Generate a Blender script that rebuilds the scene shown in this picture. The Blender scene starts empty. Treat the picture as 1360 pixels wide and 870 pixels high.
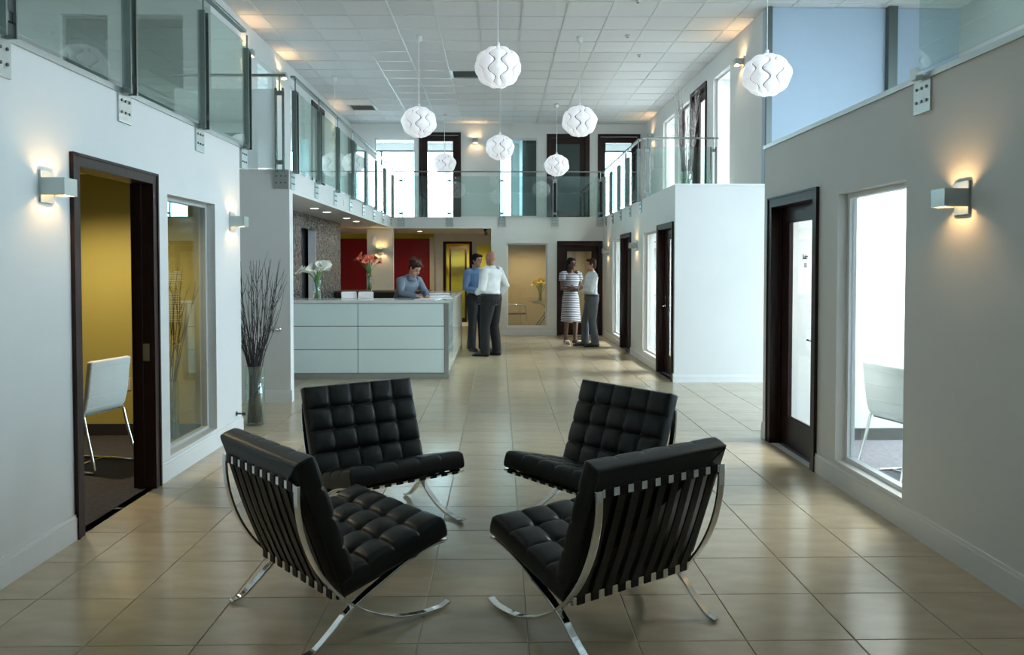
import bpy, bmesh, math, random
from mathutils import Vector, Matrix

scene = bpy.context.scene
col = scene.collection
R = math.radians
random.seed(7)

# ------------------------------------------------------------------ camera
FPX, EYE = 1030.0, 1.565
cam_d = bpy.data.cameras.new('camera')
cam = bpy.data.objects.new('camera', cam_d)
col.objects.link(cam)
cam.location = (0, 0, EYE)
TILT = R(1.6)
cam.rotation_euler = (R(90) - TILT, 0, -18.0 / FPX)
cam_d.sensor_width = 36
cam_d.lens = FPX / 1360 * 36
cam_d.shift_y = -(435 - (353 + FPX * math.tan(TILT))) / 1360
cam_d.clip_start = 0.05
scene.camera = cam

# ------------------------------------------------------------------ sky and daylight
world = bpy.data.worlds.new('world')
scene.world = world
world.use_nodes = True
bgn = world.node_tree.nodes['Background']
bgn.inputs[0].default_value = (0.63, 0.83, 1.0, 1)
bgn.inputs[1].default_value = 15.0

def portal(loc, rot, sx, sy):
    """A sampling guide in a window opening: it gives no light of its own, only aims rays at the sky outside."""
    l = bpy.data.lights.new('window_portal', 'AREA')
    l.shape = 'RECTANGLE'; l.size = sx; l.size_y = sy
    l.cycles.is_portal = True
    o = bpy.data.objects.new('window_portal', l); col.objects.link(o)
    o.location = loc; o.rotation_euler = rot
    return o

vs = scene.view_settings
vs.view_transform = 'Standard'
vs.look = 'None'
vs.gamma = 1
vs.use_curve_mapping = False
vs.exposure = 0.0
scene.cycles.use_denoising = True
scene.cycles.transparent_max_bounces = 32
scene.cycles.max_bounces = 12
scene.cycles.diffuse_bounces = 6
scene.cycles.sample_clamp_indirect = 6
scene.cycles.caustics_reflective = False
scene.cycles.caustics_refractive = False

# ------------------------------------------------------------------ key levels (metres)
CE = 5.08            # ceiling
SO = 2.40            # underside of the gallery
FU = 2.655           # gallery floor
FUL, FUR = 2.70, 2.645   # tops of the two near blocks
XL, XR = -2.42, 2.41     # near side walls
YLE, YRE = 7.32, 7.0     # where they end
YFL = 8.86           # wall facing us beyond the left opening
XLF = -2.37          # gallery edge on the left
YFR, XRF = 10.33, 2.357  # white wall facing us beyond the right opening, far right wall
YF = 17.37           # far ground wall
YU = 19.3            # far gallery wall
XU = 3.65            # side walls of the gallery

# ------------------------------------------------------------------ materials
MATS = {}
def nt(name):
    m = bpy.data.materials.new(name); m.use_nodes = True
    return m, m.node_tree.nodes, m.node_tree.links, m.node_tree.nodes['Principled BSDF']
def mat(name, color, rough=0.5, metal=0.0, noise=0.0, nscale=8.0, bump=0.0, bscale=60.0, rnd=0.0, emit=None, estr=0.0, coat=0.0, spec=0.5, stretch=(1, 1, 1)):
    m, n, l, p = nt(name)
    p.inputs['Base Color'].default_value = (*color, 1)
    p.inputs['Roughness'].default_value = rough
    p.inputs['Metallic'].default_value = metal
    p.inputs['Coat Weight'].default_value = coat
    p.inputs['Coat Roughness'].default_value = 0.05
    p.inputs['Specular IOR Level'].default_value = spec
    if emit:
        p.inputs['Emission Color'].default_value = (*emit, 1)
        p.inputs['Emission Strength'].default_value = estr
    tc = n.new('ShaderNodeTexCoord')
    mp = n.new('ShaderNodeMapping'); mp.inputs['Scale'].default_value = stretch
    l.new(tc.outputs['Object'], mp.inputs['Vector'])
    last = None
    if noise > 0:
        t = n.new('ShaderNodeTexNoise'); t.inputs['Scale'].default_value = nscale; t.inputs['Detail'].default_value = 5
        l.new(mp.outputs[0], t.inputs['Vector'])
        hv = n.new('ShaderNodeHueSaturation'); hv.inputs['Color'].default_value = (*color, 1)
        mr = n.new('ShaderNodeMapRange'); mr.inputs[1].default_value = 0.3; mr.inputs[2].default_value = 0.7
        mr.inputs[3].default_value = 1 - noise; mr.inputs[4].default_value = 1 + noise
        l.new(t.outputs[0], mr.inputs[0]); l.new(mr.outputs[0], hv.inputs['Value'])
        last = hv
    if rnd > 0:
        oi = n.new('ShaderNodeObjectInfo')
        mr = n.new('ShaderNodeMapRange'); mr.inputs[3].default_value = 1 - rnd; mr.inputs[4].default_value = 1 + rnd
        l.new(oi.outputs['Random'], mr.inputs[0])
        h2 = n.new('ShaderNodeHueSaturation'); h2.inputs['Color'].default_value = (*color, 1)
        l.new(mr.outputs[0], h2.inputs['Value'])
        if last: l.new(last.outputs[0], h2.inputs['Color'])
        last = h2
    if last: l.new(last.outputs[0], p.inputs['Base Color'])
    if bump > 0:
        t = n.new('ShaderNodeTexNoise'); t.inputs['Scale'].default_value = bscale; t.inputs['Detail'].default_value = 4
        l.new(mp.outputs[0], t.inputs['Vector'])
        b = n.new('ShaderNodeBump'); b.inputs['Strength'].default_value = bump; b.inputs['Distance'].default_value = 0.01
        l.new(t.outputs[0], b.inputs['Height']); l.new(b.outputs[0], p.inputs['Normal'])
    MATS[name] = m
    return m

def glass(name, tint, refl=0.05, rough=0.0):
    """Thin architectural glass: tinted see-through plus a mirror reflection that grows towards grazing angles."""
    m = bpy.data.materials.new(name); m.use_nodes = True
    n, l = m.node_tree.nodes, m.node_tree.links
    n.clear()
    out = n.new('ShaderNodeOutputMaterial')
    tr = n.new('ShaderNodeBsdfTransparent'); tr.inputs[0].default_value = (*tint, 1)
    gl = n.new('ShaderNodeBsdfGlossy'); gl.inputs['Roughness'].default_value = rough
    gl.inputs[0].default_value = (0.9, 1.0, 0.97, 1)
    lw = n.new('ShaderNodeLayerWeight'); lw.inputs[0].default_value = 0.5
    pw = n.new('ShaderNodeMath'); pw.operation = 'POWER'; pw.inputs[1].default_value = 4.0
    l.new(lw.outputs['Facing'], pw.inputs[0])
    mr = n.new('ShaderNodeMapRange'); mr.inputs[3].default_value = refl; mr.inputs[4].default_value = 0.9
    l.new(pw.outputs[0], mr.inputs[0])
    mx = n.new('ShaderNodeMixShader')
    l.new(mr.outputs[0], mx.inputs[0]); l.new(tr.outputs[0], mx.inputs[1]); l.new(gl.outputs[0], mx.inputs[2])
    l.new(mx.outputs[0], out.inputs[0])
    MATS[name] = m
    return m

M = MATS
mat('paint', (0.72, 0.715, 0.685), 0.55, noise=0.02, nscale=2, bump=0.03, bscale=150)
mat('wall_blue', (0.40, 0.50, 0.60), 0.55, noise=0.02, nscale=2, bump=0.03, bscale=150)  # bluer, darker version of the plain wall colour
mat('rail_steel', (0.33, 0.37, 0.35), 0.22, metal=1.0, noise=0.02)
mat('trim', (0.76, 0.76, 0.74), 0.35, noise=0.01)
mat('sill_grey', (0.45, 0.46, 0.44), 0.4, noise=0.02)
mat('ceiling_tile', (0.72, 0.715, 0.72), 0.8, noise=0.04, nscale=120, bump=0.15, bscale=220, rnd=0.04)
mat('grid_metal', (0.62, 0.63, 0.60), 0.3)
mat('grout', (0.52, 0.48, 0.38), 0.8, noise=0.05, nscale=30)
mat('tile', (0.48, 0.395, 0.265), 0.21, noise=0.10, nscale=3.5, rnd=0.05, bump=0.02, bscale=15, spec=0.7, stretch=(1, 3, 1))
mat('wood_dark', (0.026, 0.011, 0.009), 0.42, noise=0.35, nscale=14, spec=0.28, stretch=(6, 6, 0.6))
mat('wood_mid', (0.16, 0.09, 0.05), 0.4, noise=0.25, nscale=12, stretch=(0.6, 6, 6))
mat('chrome', (0.80, 0.81, 0.80), 0.10, metal=1.0)
mat('steel', (0.52, 0.55, 0.53), 0.32, metal=0.9, noise=0.03)
mat('steel_dark', (0.10, 0.12, 0.11), 0.35, metal=0.6)
mat('bolt', (0.15, 0.15, 0.15), 0.3, metal=0.8)
mat('leather', (0.006, 0.0075, 0.007), 0.36, spec=0.32, noise=0.12, nscale=30, bump=0.12, bscale=120)
mat('strap', (0.008, 0.008, 0.008), 0.5, spec=0.3, noise=0.1, bump=0.1)
mat('white_leather', (0.74, 0.76, 0.74), 0.4, noise=0.03, bump=0.05, bscale=90)
mat('carpet', (0.050, 0.045, 0.045), 0.95, noise=0.5, nscale=25, bump=0.4, bscale=300, stretch=(1, 4, 1))
mat('carpet_grey', (0.16, 0.16, 0.19), 0.95, noise=0.45, nscale=22, bump=0.4, bscale=300, stretch=(1, 4, 1))
mat('ochre', (0.46, 0.39, 0.10), 0.6, noise=0.02, nscale=2, bump=0.03, bscale=150)
mat('tan', (0.50, 0.42, 0.27), 0.6, noise=0.02, nscale=2, bump=0.03, bscale=150)
mat('cream', (0.66, 0.62, 0.50), 0.6, noise=0.02, nscale=2, bump=0.03, bscale=150)
mat('yellow', (0.58, 0.52, 0.05), 0.6, noise=0.02, nscale=2, bump=0.03, bscale=150)
mat('red', (0.30, 0.006, 0.012), 0.4, noise=0.08, nscale=6, bump=0.03, bscale=150)
mat('black', (0.012, 0.012, 0.013), 0.4, noise=0.05)
mat('dark_base', (0.03, 0.027, 0.03), 0.5, noise=0.05)
mat('plastic_white', (0.78, 0.79, 0.77), 0.35, noise=0.01)
mat('aqua', (0.78, 0.91, 0.87), 0.10, noise=0.02, nscale=1.5, coat=0.6)
mat('counter', (0.74, 0.76, 0.73), 0.15, noise=0.03, nscale=20, coat=0.4)
mat('desk_wood', (0.52, 0.36, 0.20), 0.4, noise=0.15, nscale=8, stretch=(6, 6, 0.6))
mat('paper', (0.80, 0.82, 0.84), 0.6, noise=0.02)
mat('twig', (0.035, 0.028, 0.030), 0.7, noise=0.3, nscale=20, bump=0.3)
mat('twig_pale', (0.20, 0.175, 0.17), 0.7, noise=0.3, nscale=20, bump=0.3)
mat('stem', (0.10, 0.26, 0.06), 0.45, noise=0.15)
mat('petal_white', (0.86, 0.87, 0.80), 0.45, noise=0.03)
mat('petal_coral', (0.62, 0.16, 0.11), 0.5, noise=0.15)
mat('petal_yellow', (0.75, 0.60, 0.10), 0.5, noise=0.1)
mat('spadix', (0.80, 0.60, 0.08), 0.6, noise=0.1)
mat('frosted', (0.72, 0.80, 0.80), 0.5, noise=0.01)
mat('blind', (0.62, 0.68, 0.70), 0.6, noise=0.02)
mat('asphalt', (0.30, 0.30, 0.29), 0.9, noise=0.1, nscale=1.0)
mat('shade_white', (0.86, 0.86, 0.86), 0.45, noise=0.01, emit=(0.93, 0.95, 1.0), estr=0.42)
mat('gap_shadow', (0.22, 0.22, 0.24), 0.6, noise=0.01, emit=(0.9, 0.92, 1.0), estr=0.10)  # grey that carries the shadow between the pendant's panels
mat('bulb_warm', (1, 0.9, 0.7), 0.4, noise=0.01, emit=(1.0, 0.66, 0.28), estr=14)
mat('bulb_white', (1, 1, 1), 0.4, noise=0.01, emit=(1.0, 0.93, 0.80), estr=14)
mat('sconce_inner', (0.85, 0.80, 0.62), 0.3, metal=0.3, noise=0.01)
glass('pane', (0.93, 0.96, 0.95), 0.05)
glass('rail_glass', (0.85, 0.92, 0.895), 0.07)
glass('vase_glass', (0.90, 0.95, 0.94), 0.14)
def frosted(name, c):
    m = bpy.data.materials.new(name); m.use_nodes = True
    n, l = m.node_tree.nodes, m.node_tree.links; n.clear()
    out = n.new('ShaderNodeOutputMaterial'); tl = n.new('ShaderNodeBsdfTranslucent'); df = n.new('ShaderNodeBsdfDiffuse'); tp = n.new('ShaderNodeBsdfTransparent')
    for q in (tl, df): q.inputs[0].default_value = (*c, 1)
    a = n.new('ShaderNodeMixShader'); a.inputs[0].default_value = 0.5; l.new(df.outputs[0], a.inputs[1]); l.new(tl.outputs[0], a.inputs[2])
    b = n.new('ShaderNodeMixShader'); b.inputs[0].default_value = 0.35; l.new(a.outputs[0], b.inputs[1]); l.new(tp.outputs[0], b.inputs[2])
    l.new(b.outputs[0], out.inputs[0]); MATS[name] = m
frosted('frosted_white', (0.92, 0.97, 0.97))
glass('frost_glass', (0.55, 0.66, 0.66), 0.06, 0.25)

def mosaic():
    m, n, l, p = nt('mosaic')
    tc = n.new('ShaderNodeTexCoord')
    v = n.new('ShaderNodeTexVoronoi'); v.distance = 'CHEBYCHEV'; v.inputs['Scale'].default_value = 46; v.inputs['Randomness'].default_value = 0.15
    l.new(tc.outputs['Object'], v.inputs['Vector'])
    cr = n.new('ShaderNodeValToRGB')
    cr.color_ramp.elements[0].color = (0.03, 0.03, 0.035, 1); cr.color_ramp.elements[1].color = (0.24, 0.235, 0.23, 1)
    cr.color_ramp.elements[0].position = 0.15; cr.color_ramp.elements[1].position = 0.95
    sp = n.new('ShaderNodeSeparateColor'); l.new(v.outputs['Color'], sp.inputs[0]); l.new(sp.outputs[0], cr.inputs[0])
    l.new(cr.outputs[0], p.inputs['Base Color'])
    p.inputs['Roughness'].default_value = 0.25
    b = n.new('ShaderNodeBump'); b.inputs['Strength'].default_value = 0.5; b.inputs['Distance'].default_value = 0.004
    l.new(sp.outputs[1], b.inputs['Height']); l.new(b.outputs[0], p.inputs['Normal'])
    MATS['mosaic'] = m
mosaic()

def stripes():
    m, n, l, p = nt('dress_stripes')
    tc = n.new('ShaderNodeTexCoord')
    w = n.new('ShaderNodeTexWave'); w.bands_direction = 'Z'; w.inputs['Scale'].default_value = 9.0
    w.inputs['Distortion'].default_value = 0.6; w.inputs['Detail'].default_value = 1
    l.new(tc.outputs['Object'], w.inputs['Vector'])
    cr = n.new('ShaderNodeValToRGB'); cr.color_ramp.interpolation = 'CONSTANT'
    cr.color_ramp.elements[0].color = (0.035, 0.035, 0.06, 1); cr.color_ramp.elements[1].color = (0.66, 0.66, 0.68, 1)
    cr.color_ramp.elements[1].position = 0.48
    l.new(w.outputs[0], cr.inputs[0]); l.new(cr.outputs[0], p.inputs['Base Color'])
    p.inputs['Roughness'].default_value = 0.8
    MATS['dress_stripes'] = m
stripes()
for nm, c in (('skin_light', (0.52, 0.29, 0.20)), ('skin_brown', (0.13, 0.062, 0.038)), ('skin_tan', (0.40, 0.21, 0.13))):
    mat(nm, c, 0.5, noise=0.05, nscale=12)
for nm, c in (('cloth_white', (0.72, 0.75, 0.77)), ('cloth_blue', (0.17, 0.29, 0.52)), ('cloth_greyblue', (0.15, 0.185, 0.23)), ('cloth_black', (0.006, 0.006, 0.007)), ('cloth_charcoal', (0.085, 0.095, 0.11)), ('cloth_denim', (0.016, 0.018, 0.024))):
    mat(nm, c, 0.85, noise=0.10, nscale=9, bump=0.35, bscale=14)
mat('hair_dark', (0.010, 0.008, 0.007), 0.65, spec=0.15, noise=0.3, nscale=40, bump=0.4, bscale=70)
mat('hair_brown', (0.050, 0.022, 0.012), 0.7, spec=0.15, noise=0.3, nscale=40, bump=0.4, bscale=70)
mat('lip', (0.30, 0.08, 0.07), 0.5, noise=0.02)
mat('shoe_black', (0.010, 0.010, 0.010), 0.3, noise=0.05)
mat('sandal', (0.70, 0.68, 0.60), 0.5, noise=0.05)

# ------------------------------------------------------------------ mesh helpers
class MB:
    def __init__(s): s.v = []; s.f = []; s.mi = []; s.cur = 0
    def add(s, vs_, fs):
        o = len(s.v); s.v += [tuple(v) for v in vs_]
        for f in fs: s.f.append(tuple(i + o for i in f)); s.mi.append(s.cur)
        return s
    def box(s, x0, x1, y0, y1, z0, z1):
        return s.add([(x0, y0, z0), (x1, y0, z0), (x1, y1, z0), (x0, y1, z0), (x0, y0, z1), (x1, y0, z1), (x1, y1, z1), (x0, y1, z1)],
                     [(0, 3, 2, 1), (4, 5, 6, 7), (0, 1, 5, 4), (1, 2, 6, 5), (2, 3, 7, 6), (3, 0, 4, 7)])
    def obox(s, c, ax, ay, az):
        c, ax, ay, az = Vector(c), Vector(ax), Vector(ay), Vector(az)
        p = [c + i * ax + j * ay + k * az for k in (-1, 1) for i, j in ((-1, -1), (1, -1), (1, 1), (-1, 1))]
        return s.add(p, [(0, 3, 2, 1), (4, 5, 6, 7), (0, 1, 5, 4), (1, 2, 6, 5), (2, 3, 7, 6), (3, 0, 4, 7)])
    def tube(s, pts, rad, n=8, cap=True):
        pts = [Vector(p) for p in pts]
        rad = rad if isinstance(rad, (list, tuple)) else [rad] * len(pts)
        return s.loft(pts, [(r, r) for r in rad], n=n, cap=cap)
    def loft(s, pts, rr, xdir=None, n=12, cap=True, rnd=False):
        pts = [Vector(p) for p in pts]
        if rnd:   # rounded ends
            a, b = pts[0], pts[1]; d = (a - b).normalized(); r = min(rr[0])
            c, e = pts[-1], pts[-2]; d2 = (c - e).normalized(); r2 = min(rr[-1])
            pre = [(a + d * r * 0.97, 0.22), (a + d * r * 0.75, 0.66), (a + d * r * 0.4, 0.92)]
            suf = [(c + d2 * r2 * 0.4, 0.92), (c + d2 * r2 * 0.75, 0.66), (c + d2 * r2 * 0.97, 0.22)]
            rr = [(rr[0][0] * k, rr[0][1] * k) for _, k in pre] + list(rr) + [(rr[-1][0] * k, rr[-1][1] * k) for _, k in suf]
            pts = [p for p, _ in pre] + pts + [p for p, _ in suf]
        vs_, fs = [], []
        N = len(pts); last = None
        for i, p in enumerate(pts):
            t = (pts[min(i + 1, N - 1)] - pts[max(i - 1, 0)])
            t = t.normalized() if t.length > 1e-9 else Vector((0, 0, 1))
            ref = Vector(xdir) if xdir is not None else (last if last is not None else (Vector((1, 0, 0)) if abs(t.x) < 0.8 else Vector((0, 1, 0))))
            u = ref - t * ref.dot(t)
            if u.length < 1e-6: u = t.orthogonal()
            u.normalize(); w = t.cross(u); last = u
            for k in range(n):
                a = 2 * math.pi * k / n
                vs_.append(p + u * (math.cos(a) * rr[i][0]) + w * (math.sin(a) * rr[i][1]))
        for i in range(N - 1):
            for k in range(n):
                a, b = i * n + k, i * n + (k + 1) % n
                fs.append((a, b, b + n, a + n))
        if cap:
            fs.append(tuple(range(n))[::-1]); fs.append(tuple((N - 1) * n + k for k in range(n)))
        return s.add(vs_, fs)
    def lathe(s, prof, n=24, c=(0, 0, 0)):
        vs_, fs = [], []
        for r, z in prof:
            for k in range(n):
                a = 2 * math.pi * k / n
                vs_.append((c[0] + r * math.cos(a), c[1] + r * math.sin(a), c[2] + z))
        for i in range(len(prof) - 1):
            for k in range(n):
                a, b = i * n + k, i * n + (k + 1) % n
                fs.append((a, b, b + n, a + n))
        fs.append(tuple(range(n))[::-1]); fs.append(tuple((len(prof) - 1) * n + k for k in range(n)))
        return s.add(vs_, fs)
    def ell(s, c, r, n=14, m=9, rot=None):
        c = Vector(c); vs_, fs = [], []
        for i in range(m + 1):
            ph = math.pi * (0.02 + 0.96 * i / m)
            for k in range(n):
                a = 2 * math.pi * k / n
                v = Vector((r[0] * math.sin(ph) * math.cos(a), r[1] * math.sin(ph) * math.sin(a), -r[2] * math.cos(ph)))
                vs_.append(c + (rot @ v if rot else v))
        for i in range(m):
            for k in range(n):
                a, b = i * n + k, i * n + (k + 1) % n
                fs.append((a, b, b + n, a + n))
        fs.append(tuple(range(n))[::-1]); fs.append(tuple(m * n + k for k in range(n)))
        return s.add(vs_, fs)
    def mesh(s, name, mats, smooth=False):
        me = bpy.data.meshes.new(name)
        me.from_pydata(s.v, [], s.f)
        for m in (mats if isinstance(mats, (list, tuple)) else [mats]):
            me.materials.append(MATS[m])
        if any(s.mi): me.polygons.foreach_set('material_index', s.mi)
        if smooth: me.polygons.foreach_set('use_smooth', [True] * len(me.polygons))
        me.update()
        return me
    def build(s, name, mats, parent=None, smooth=False, loc=(0, 0, 0), rot=(0, 0, 0)):
        return link(name, s.mesh(name, mats, smooth), parent, loc, rot)

def link(name, me, parent=None, loc=(0, 0, 0), rot=(0, 0, 0)):
    o = bpy.data.objects.new(name, me); col.objects.link(o)
    o.parent = parent; o.location = loc; o.rotation_euler = rot
    return o
def empty(name, loc=(0, 0, 0), rz=0.0, parent=None):
    o = link(name, None, parent, loc, (0, 0, rz)); o.empty_display_size = 0.1
    return o
def tag(o, label, cat, group=None, kind=None):
    o['label'] = label; o['category'] = cat
    if group: o['group'] = group
    if kind: o['kind'] = kind
    return o
def struct(o, label=None, cat=None):
    o['kind'] = 'structure'
    if label: o['label'] = label
    if cat: o['category'] = cat
    return o
def bevel(o, w=0.004, seg=2):
    m = o.modifiers.new('bevel', 'BEVEL'); m.width = w; m.segments = seg; m.limit_method = 'ANGLE'
    return o
def copy_tree(o, parent=None):
    c = o.copy(); col.objects.link(c); c.parent = parent
    for ch in list(o.children): copy_tree(ch, c)
    return c
def spline(pts, n=8):
    """Catmull-Rom through the points."""
    P = [Vector(p) for p in pts]; P = [2 * P[0] - P[1]] + P + [2 * P[-1] - P[-2]]
    out = []
    for i in range(1, len(P) - 2):
        for k in range(n):
            t = k / n
            out.append(0.5 * ((2 * P[i]) + (P[i + 1] - P[i - 1]) * t + (2 * P[i - 1] - 5 * P[i] + 4 * P[i + 1] - P[i + 2]) * t * t + (3 * P[i] - P[i - 1] - 3 * P[i + 1] + P[i + 2]) * t ** 3))
    out.append(P[-2])
    return out

def holed(mb, axis, a0, a1, lo, hi, z0, z1, holes):
    """Solid wall with openings: axis 'x' = plane of constant x from a0 to a1, running lo..hi in y; axis 'y' the other way."""
    ys = sorted({lo, hi, *[h for o in holes for h in o[:2]]}); zs = sorted({z0, z1, *[h for o in holes for h in o[2:]]})
    ys = [y for y in ys if lo <= y <= hi]; zs = [z for z in zs if z0 <= z <= z1]
    for i in range(len(ys) - 1):
        run = None
        for k in range(len(zs)):
            cell = k < len(zs) - 1 and not any(o[0] <= (ys[i] + ys[i + 1]) / 2 <= o[1] and o[2] <= (zs[k] + zs[k + 1]) / 2 <= o[3] for o in holes)
            if cell and run is None: run = zs[k]
            if not cell and run is not None:
                if axis == 'x': mb.box(a0, a1, ys[i], ys[i + 1], run, zs[k])
                else: mb.box(ys[i], ys[i + 1], a0, a1, run, zs[k])
                run = None
    return mb
def wall(name, axis, a0, a1, lo, hi, z0, z1, holes=(), m='paint', label=None):
    mb = holed(MB(), axis, min(a0, a1), max(a0, a1), lo, hi, z0, z1, holes)
    return struct(mb.build(name, m), label, 'wall' if label else None)

# ------------------------------------------------------------------ the shell of the building
XO = 6.3      # outer walls
YB, YE = -3.0, 22.5
T = 0.14
DL = (4.435, 5.527, 0.0, 2.21)        # left office doorway (outer edge of casing)
WL = (5.73, 6.68, 0.16, 2.09)
DR = (5.80, 6.86, 0.0, 2.16)
WR = (4.556, 5.48, 0.167, 2.075)
def inner(d, c=0.05): return (d[0] + c, d[1] - c, d[2], d[3] - c)

gm = MB().box(-40, 40, -40, 60, -0.5, -0.3)
struct(gm.build('ground', 'asphalt'), 'grey paved ground outside the building', 'ground')

floor = struct(MB().box(-XO, XO, YB, YE, -0.25, -0.006).build('floor', 'grout'), 'floor of square beige stone tiles with light grout', 'floor')
TS, TX, TY = 0.457, 0.122, 3.18
tile_mesh = None
def tile_box(mb, cx, cy, h=0.2265, c=0.0025):
    t0, t1 = -0.006, 0.0
    p = [(cx - h, cy - h, t0), (cx + h, cy - h, t0), (cx + h, cy + h, t0), (cx - h, cy + h, t0)]
    q = [(cx - h, cy - h, t1 - c * .6), (cx + h, cy - h, t1 - c * .6), (cx + h, cy + h, t1 - c * .6), (cx - h, cy + h, t1 - c * .6)]
    h2 = h - c
    r = [(cx - h2, cy - h2, t1), (cx + h2, cy - h2, t1), (cx + h2, cy + h2, t1), (cx - h2, cy + h2, t1)]
    f = [(8, 9, 10, 11)]
    for k in range(4):
        j = (k + 1) % 4
        f += [(k, j, j + 4, k + 4), (k + 4, j + 4, j + 8, k + 8)]
    return mb.add(p + q + r, f)
tile_me = tile_box(MB(), 0, 0).mesh('floor_tile', 'tile')
cells = []
for i in range(-14, 14):
    for j in range(-14, 38):
        cx, cy = TX + (i + 0.5) * TS, TY + (j + 0.5) * TS
        hall = XL - 0.1 < cx < XR + 0.12 and cy < 17.55
        rec = (7.1 < cy < 10.4 and cx > 2.3) or (7.2 < cy < 8.95 and cx < -2.3)
        lounge = cx < -2.2 and 8.8 < cy < 20.3 and cx > -6.2
        back = -6.2 < cx < 0.0 and 17.2 < cy < 20.3
        if hall or rec or lounge or back:
            vis = cy > 2.75 and (hall or (rec and abs(cx) < 4.6)) and not (cx < -0.9 and cy > 10.9)
            cells.append((cy if vis else 99, cx, cy))
cells.sort()
rest = MB()
for k, (d, cx, cy) in enumerate(cells):
    if k < 300 and d < 99: link('floor_tile', tile_me, floor, (cx, cy, 0))
    else: tile_box(rest, cx, cy)
o = rest.build('floor_tile_rest', 'tile', floor); o['kind'] = 'stuff'

# ceiling: slab, metal grid and lay-in tiles
ceiling = struct(MB().box(-XO, XO, YB, YE, CE + 0.02, CE + 0.2).build('ceiling', 'grid_metal'), 'white suspended ceiling of square lay-in tiles', 'ceiling')
CS, CX, CY = 0.61, 0.335, 10.44
g = MB()
for i in range(-11, 11):
    x = CX + i * CS
    if -XO < x < XO: g.box(x - 0.012, x + 0.012, YB, YE, CE, CE + 0.02)
for j in range(-22, 20):
    y = CY + j * CS
    if YB < y < YE: g.box(-XO, XO, y - 0.012, y + 0.012, CE + 0.0005, CE + 0.02)
g.build('ceiling_grid', 'grid_metal', ceiling)
def ctile(mb, cx, cy):
    h = 0.291
    mb.box(cx - h, cx + h, cy - h, cy + h, CE + 0.006, CE + 0.02)
    return mb
h = 0.291
ct_me = MB().box(-h, h, -h, h, 0.006, 0.02).mesh('ceiling_tile', 'ceiling_tile')
rest = MB()
VENTS = [(-0.885 + 0.305, 14.4), (-3.02, 17.455)]
for i in range(-11, 10):
    for j in range(-22, 20):
        cx, cy = CX + (i + 0.5) * CS, CY + (j + 0.5) * CS
        if abs(cx) > XO or not YB < cy < YE: continue
        if any(abs(cx - a) < 0.3 and abs(cy - b) < 0.3 for a, b in VENTS): continue
        if 9.9 < cy < 19.5 and abs(cx) < 3.9: link('ceiling_tile', ct_me, ceiling, (cx, cy, CE))
        else: ctile(rest, cx, cy)
o = rest.build('ceiling_tile_rest', 'ceiling_tile', ceiling); o['kind'] = 'stuff'

# near left block
wall('wall_left', 'x', XL - T, XL, YB, YLE, -0.02, FUL, [inner(DL), WL], label='pale wall with sconces beside the open doorway')
wall('wall_left_end', 'y', YLE - T, YLE, -XO, XL - T, -0.02, FUL, label='end wall of the ochre office')
wall('wall_office_left_back', 'y', 2.4, 2.4 + T, -XO, XL - T, 0, SO, m='ochre')
struct(MB().box(-XO, XL - T, YB, YLE - T, SO, FUL).build('slab_left', 'paint'), 'floor slab over the ochre office', 'slab')
# inner faces of the ochre office
mb = MB(); mb.box(-XO, XL - T, YLE - T - 0.01, YLE - T, 0, SO); mb.box(-XO, -XO + 0.01, 2.5, YLE - T, 0, SO)
struct(mb.build('wall_office_left_lining', 'ochre'), 'ochre painted wall inside the office behind the open doorway', 'wall')
struct(MB().box(-XO, XL - 0.06, 2.5, YLE - T, -0.006, 0.004).build('floor_office_left', 'carpet'), 'dark brown carpet of the ochre office', 'floor')
mb = MB(); mb.box(-XO, XL - T, YLE - T - 0.022, YLE - T - 0.01, 0.004, 0.11); mb.box(-XO + 0.01, -XO + 0.022, 2.5, YLE - T, 0.004, 0.11)
struct(mb.build('baseboard_office_left', 'dark_base'), 'dark baseboard of the ochre office', 'baseboard')

# near right block
wall('wall_right', 'x', XR, XR + T, YB, YRE, -0.02, FUR, [inner(DR), WR], label='shaded wall with one sconce beside the glazed door')
wall('wall_right_end', 'y', YRE - T, YRE, XR + T, XO, -0.02, FUR, label='white end wall of the bright office')
wall('wall_office_right_back', 'y', 2.4, 2.4 + T, XR + T, XO, 0, SO)
struct(MB().box(XR + T, XO, YB, YRE - T, SO, FUR).build('slab_right', 'paint'), 'floor slab over the bright office', 'slab')
struct(MB().box(XR + 0.06, XO, 2.5, YRE - T, -0.006, 0.004).build('floor_office_right', 'carpet_grey'), 'grey patterned carpet of the bright office', 'floor')
struct(MB().box(XR + T, XO, YRE - T - 0.014, YRE - T, 0.004, 0.11).build('baseboard_office_right', 'dark_base'), 'dark baseboard of the bright office', 'baseboard')

# openings beyond the blocks
wall('wall_left_recess', 'y', YFL, YFL + T, -XO, XLF, -0.02, SO, label='grey wall end behind the tall twig vase')
wall('wall_right_recess', 'y', YFR, YFR + T, XRF, XO, -0.02, SO, label='bright white wall facing the lounge chairs')

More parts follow.
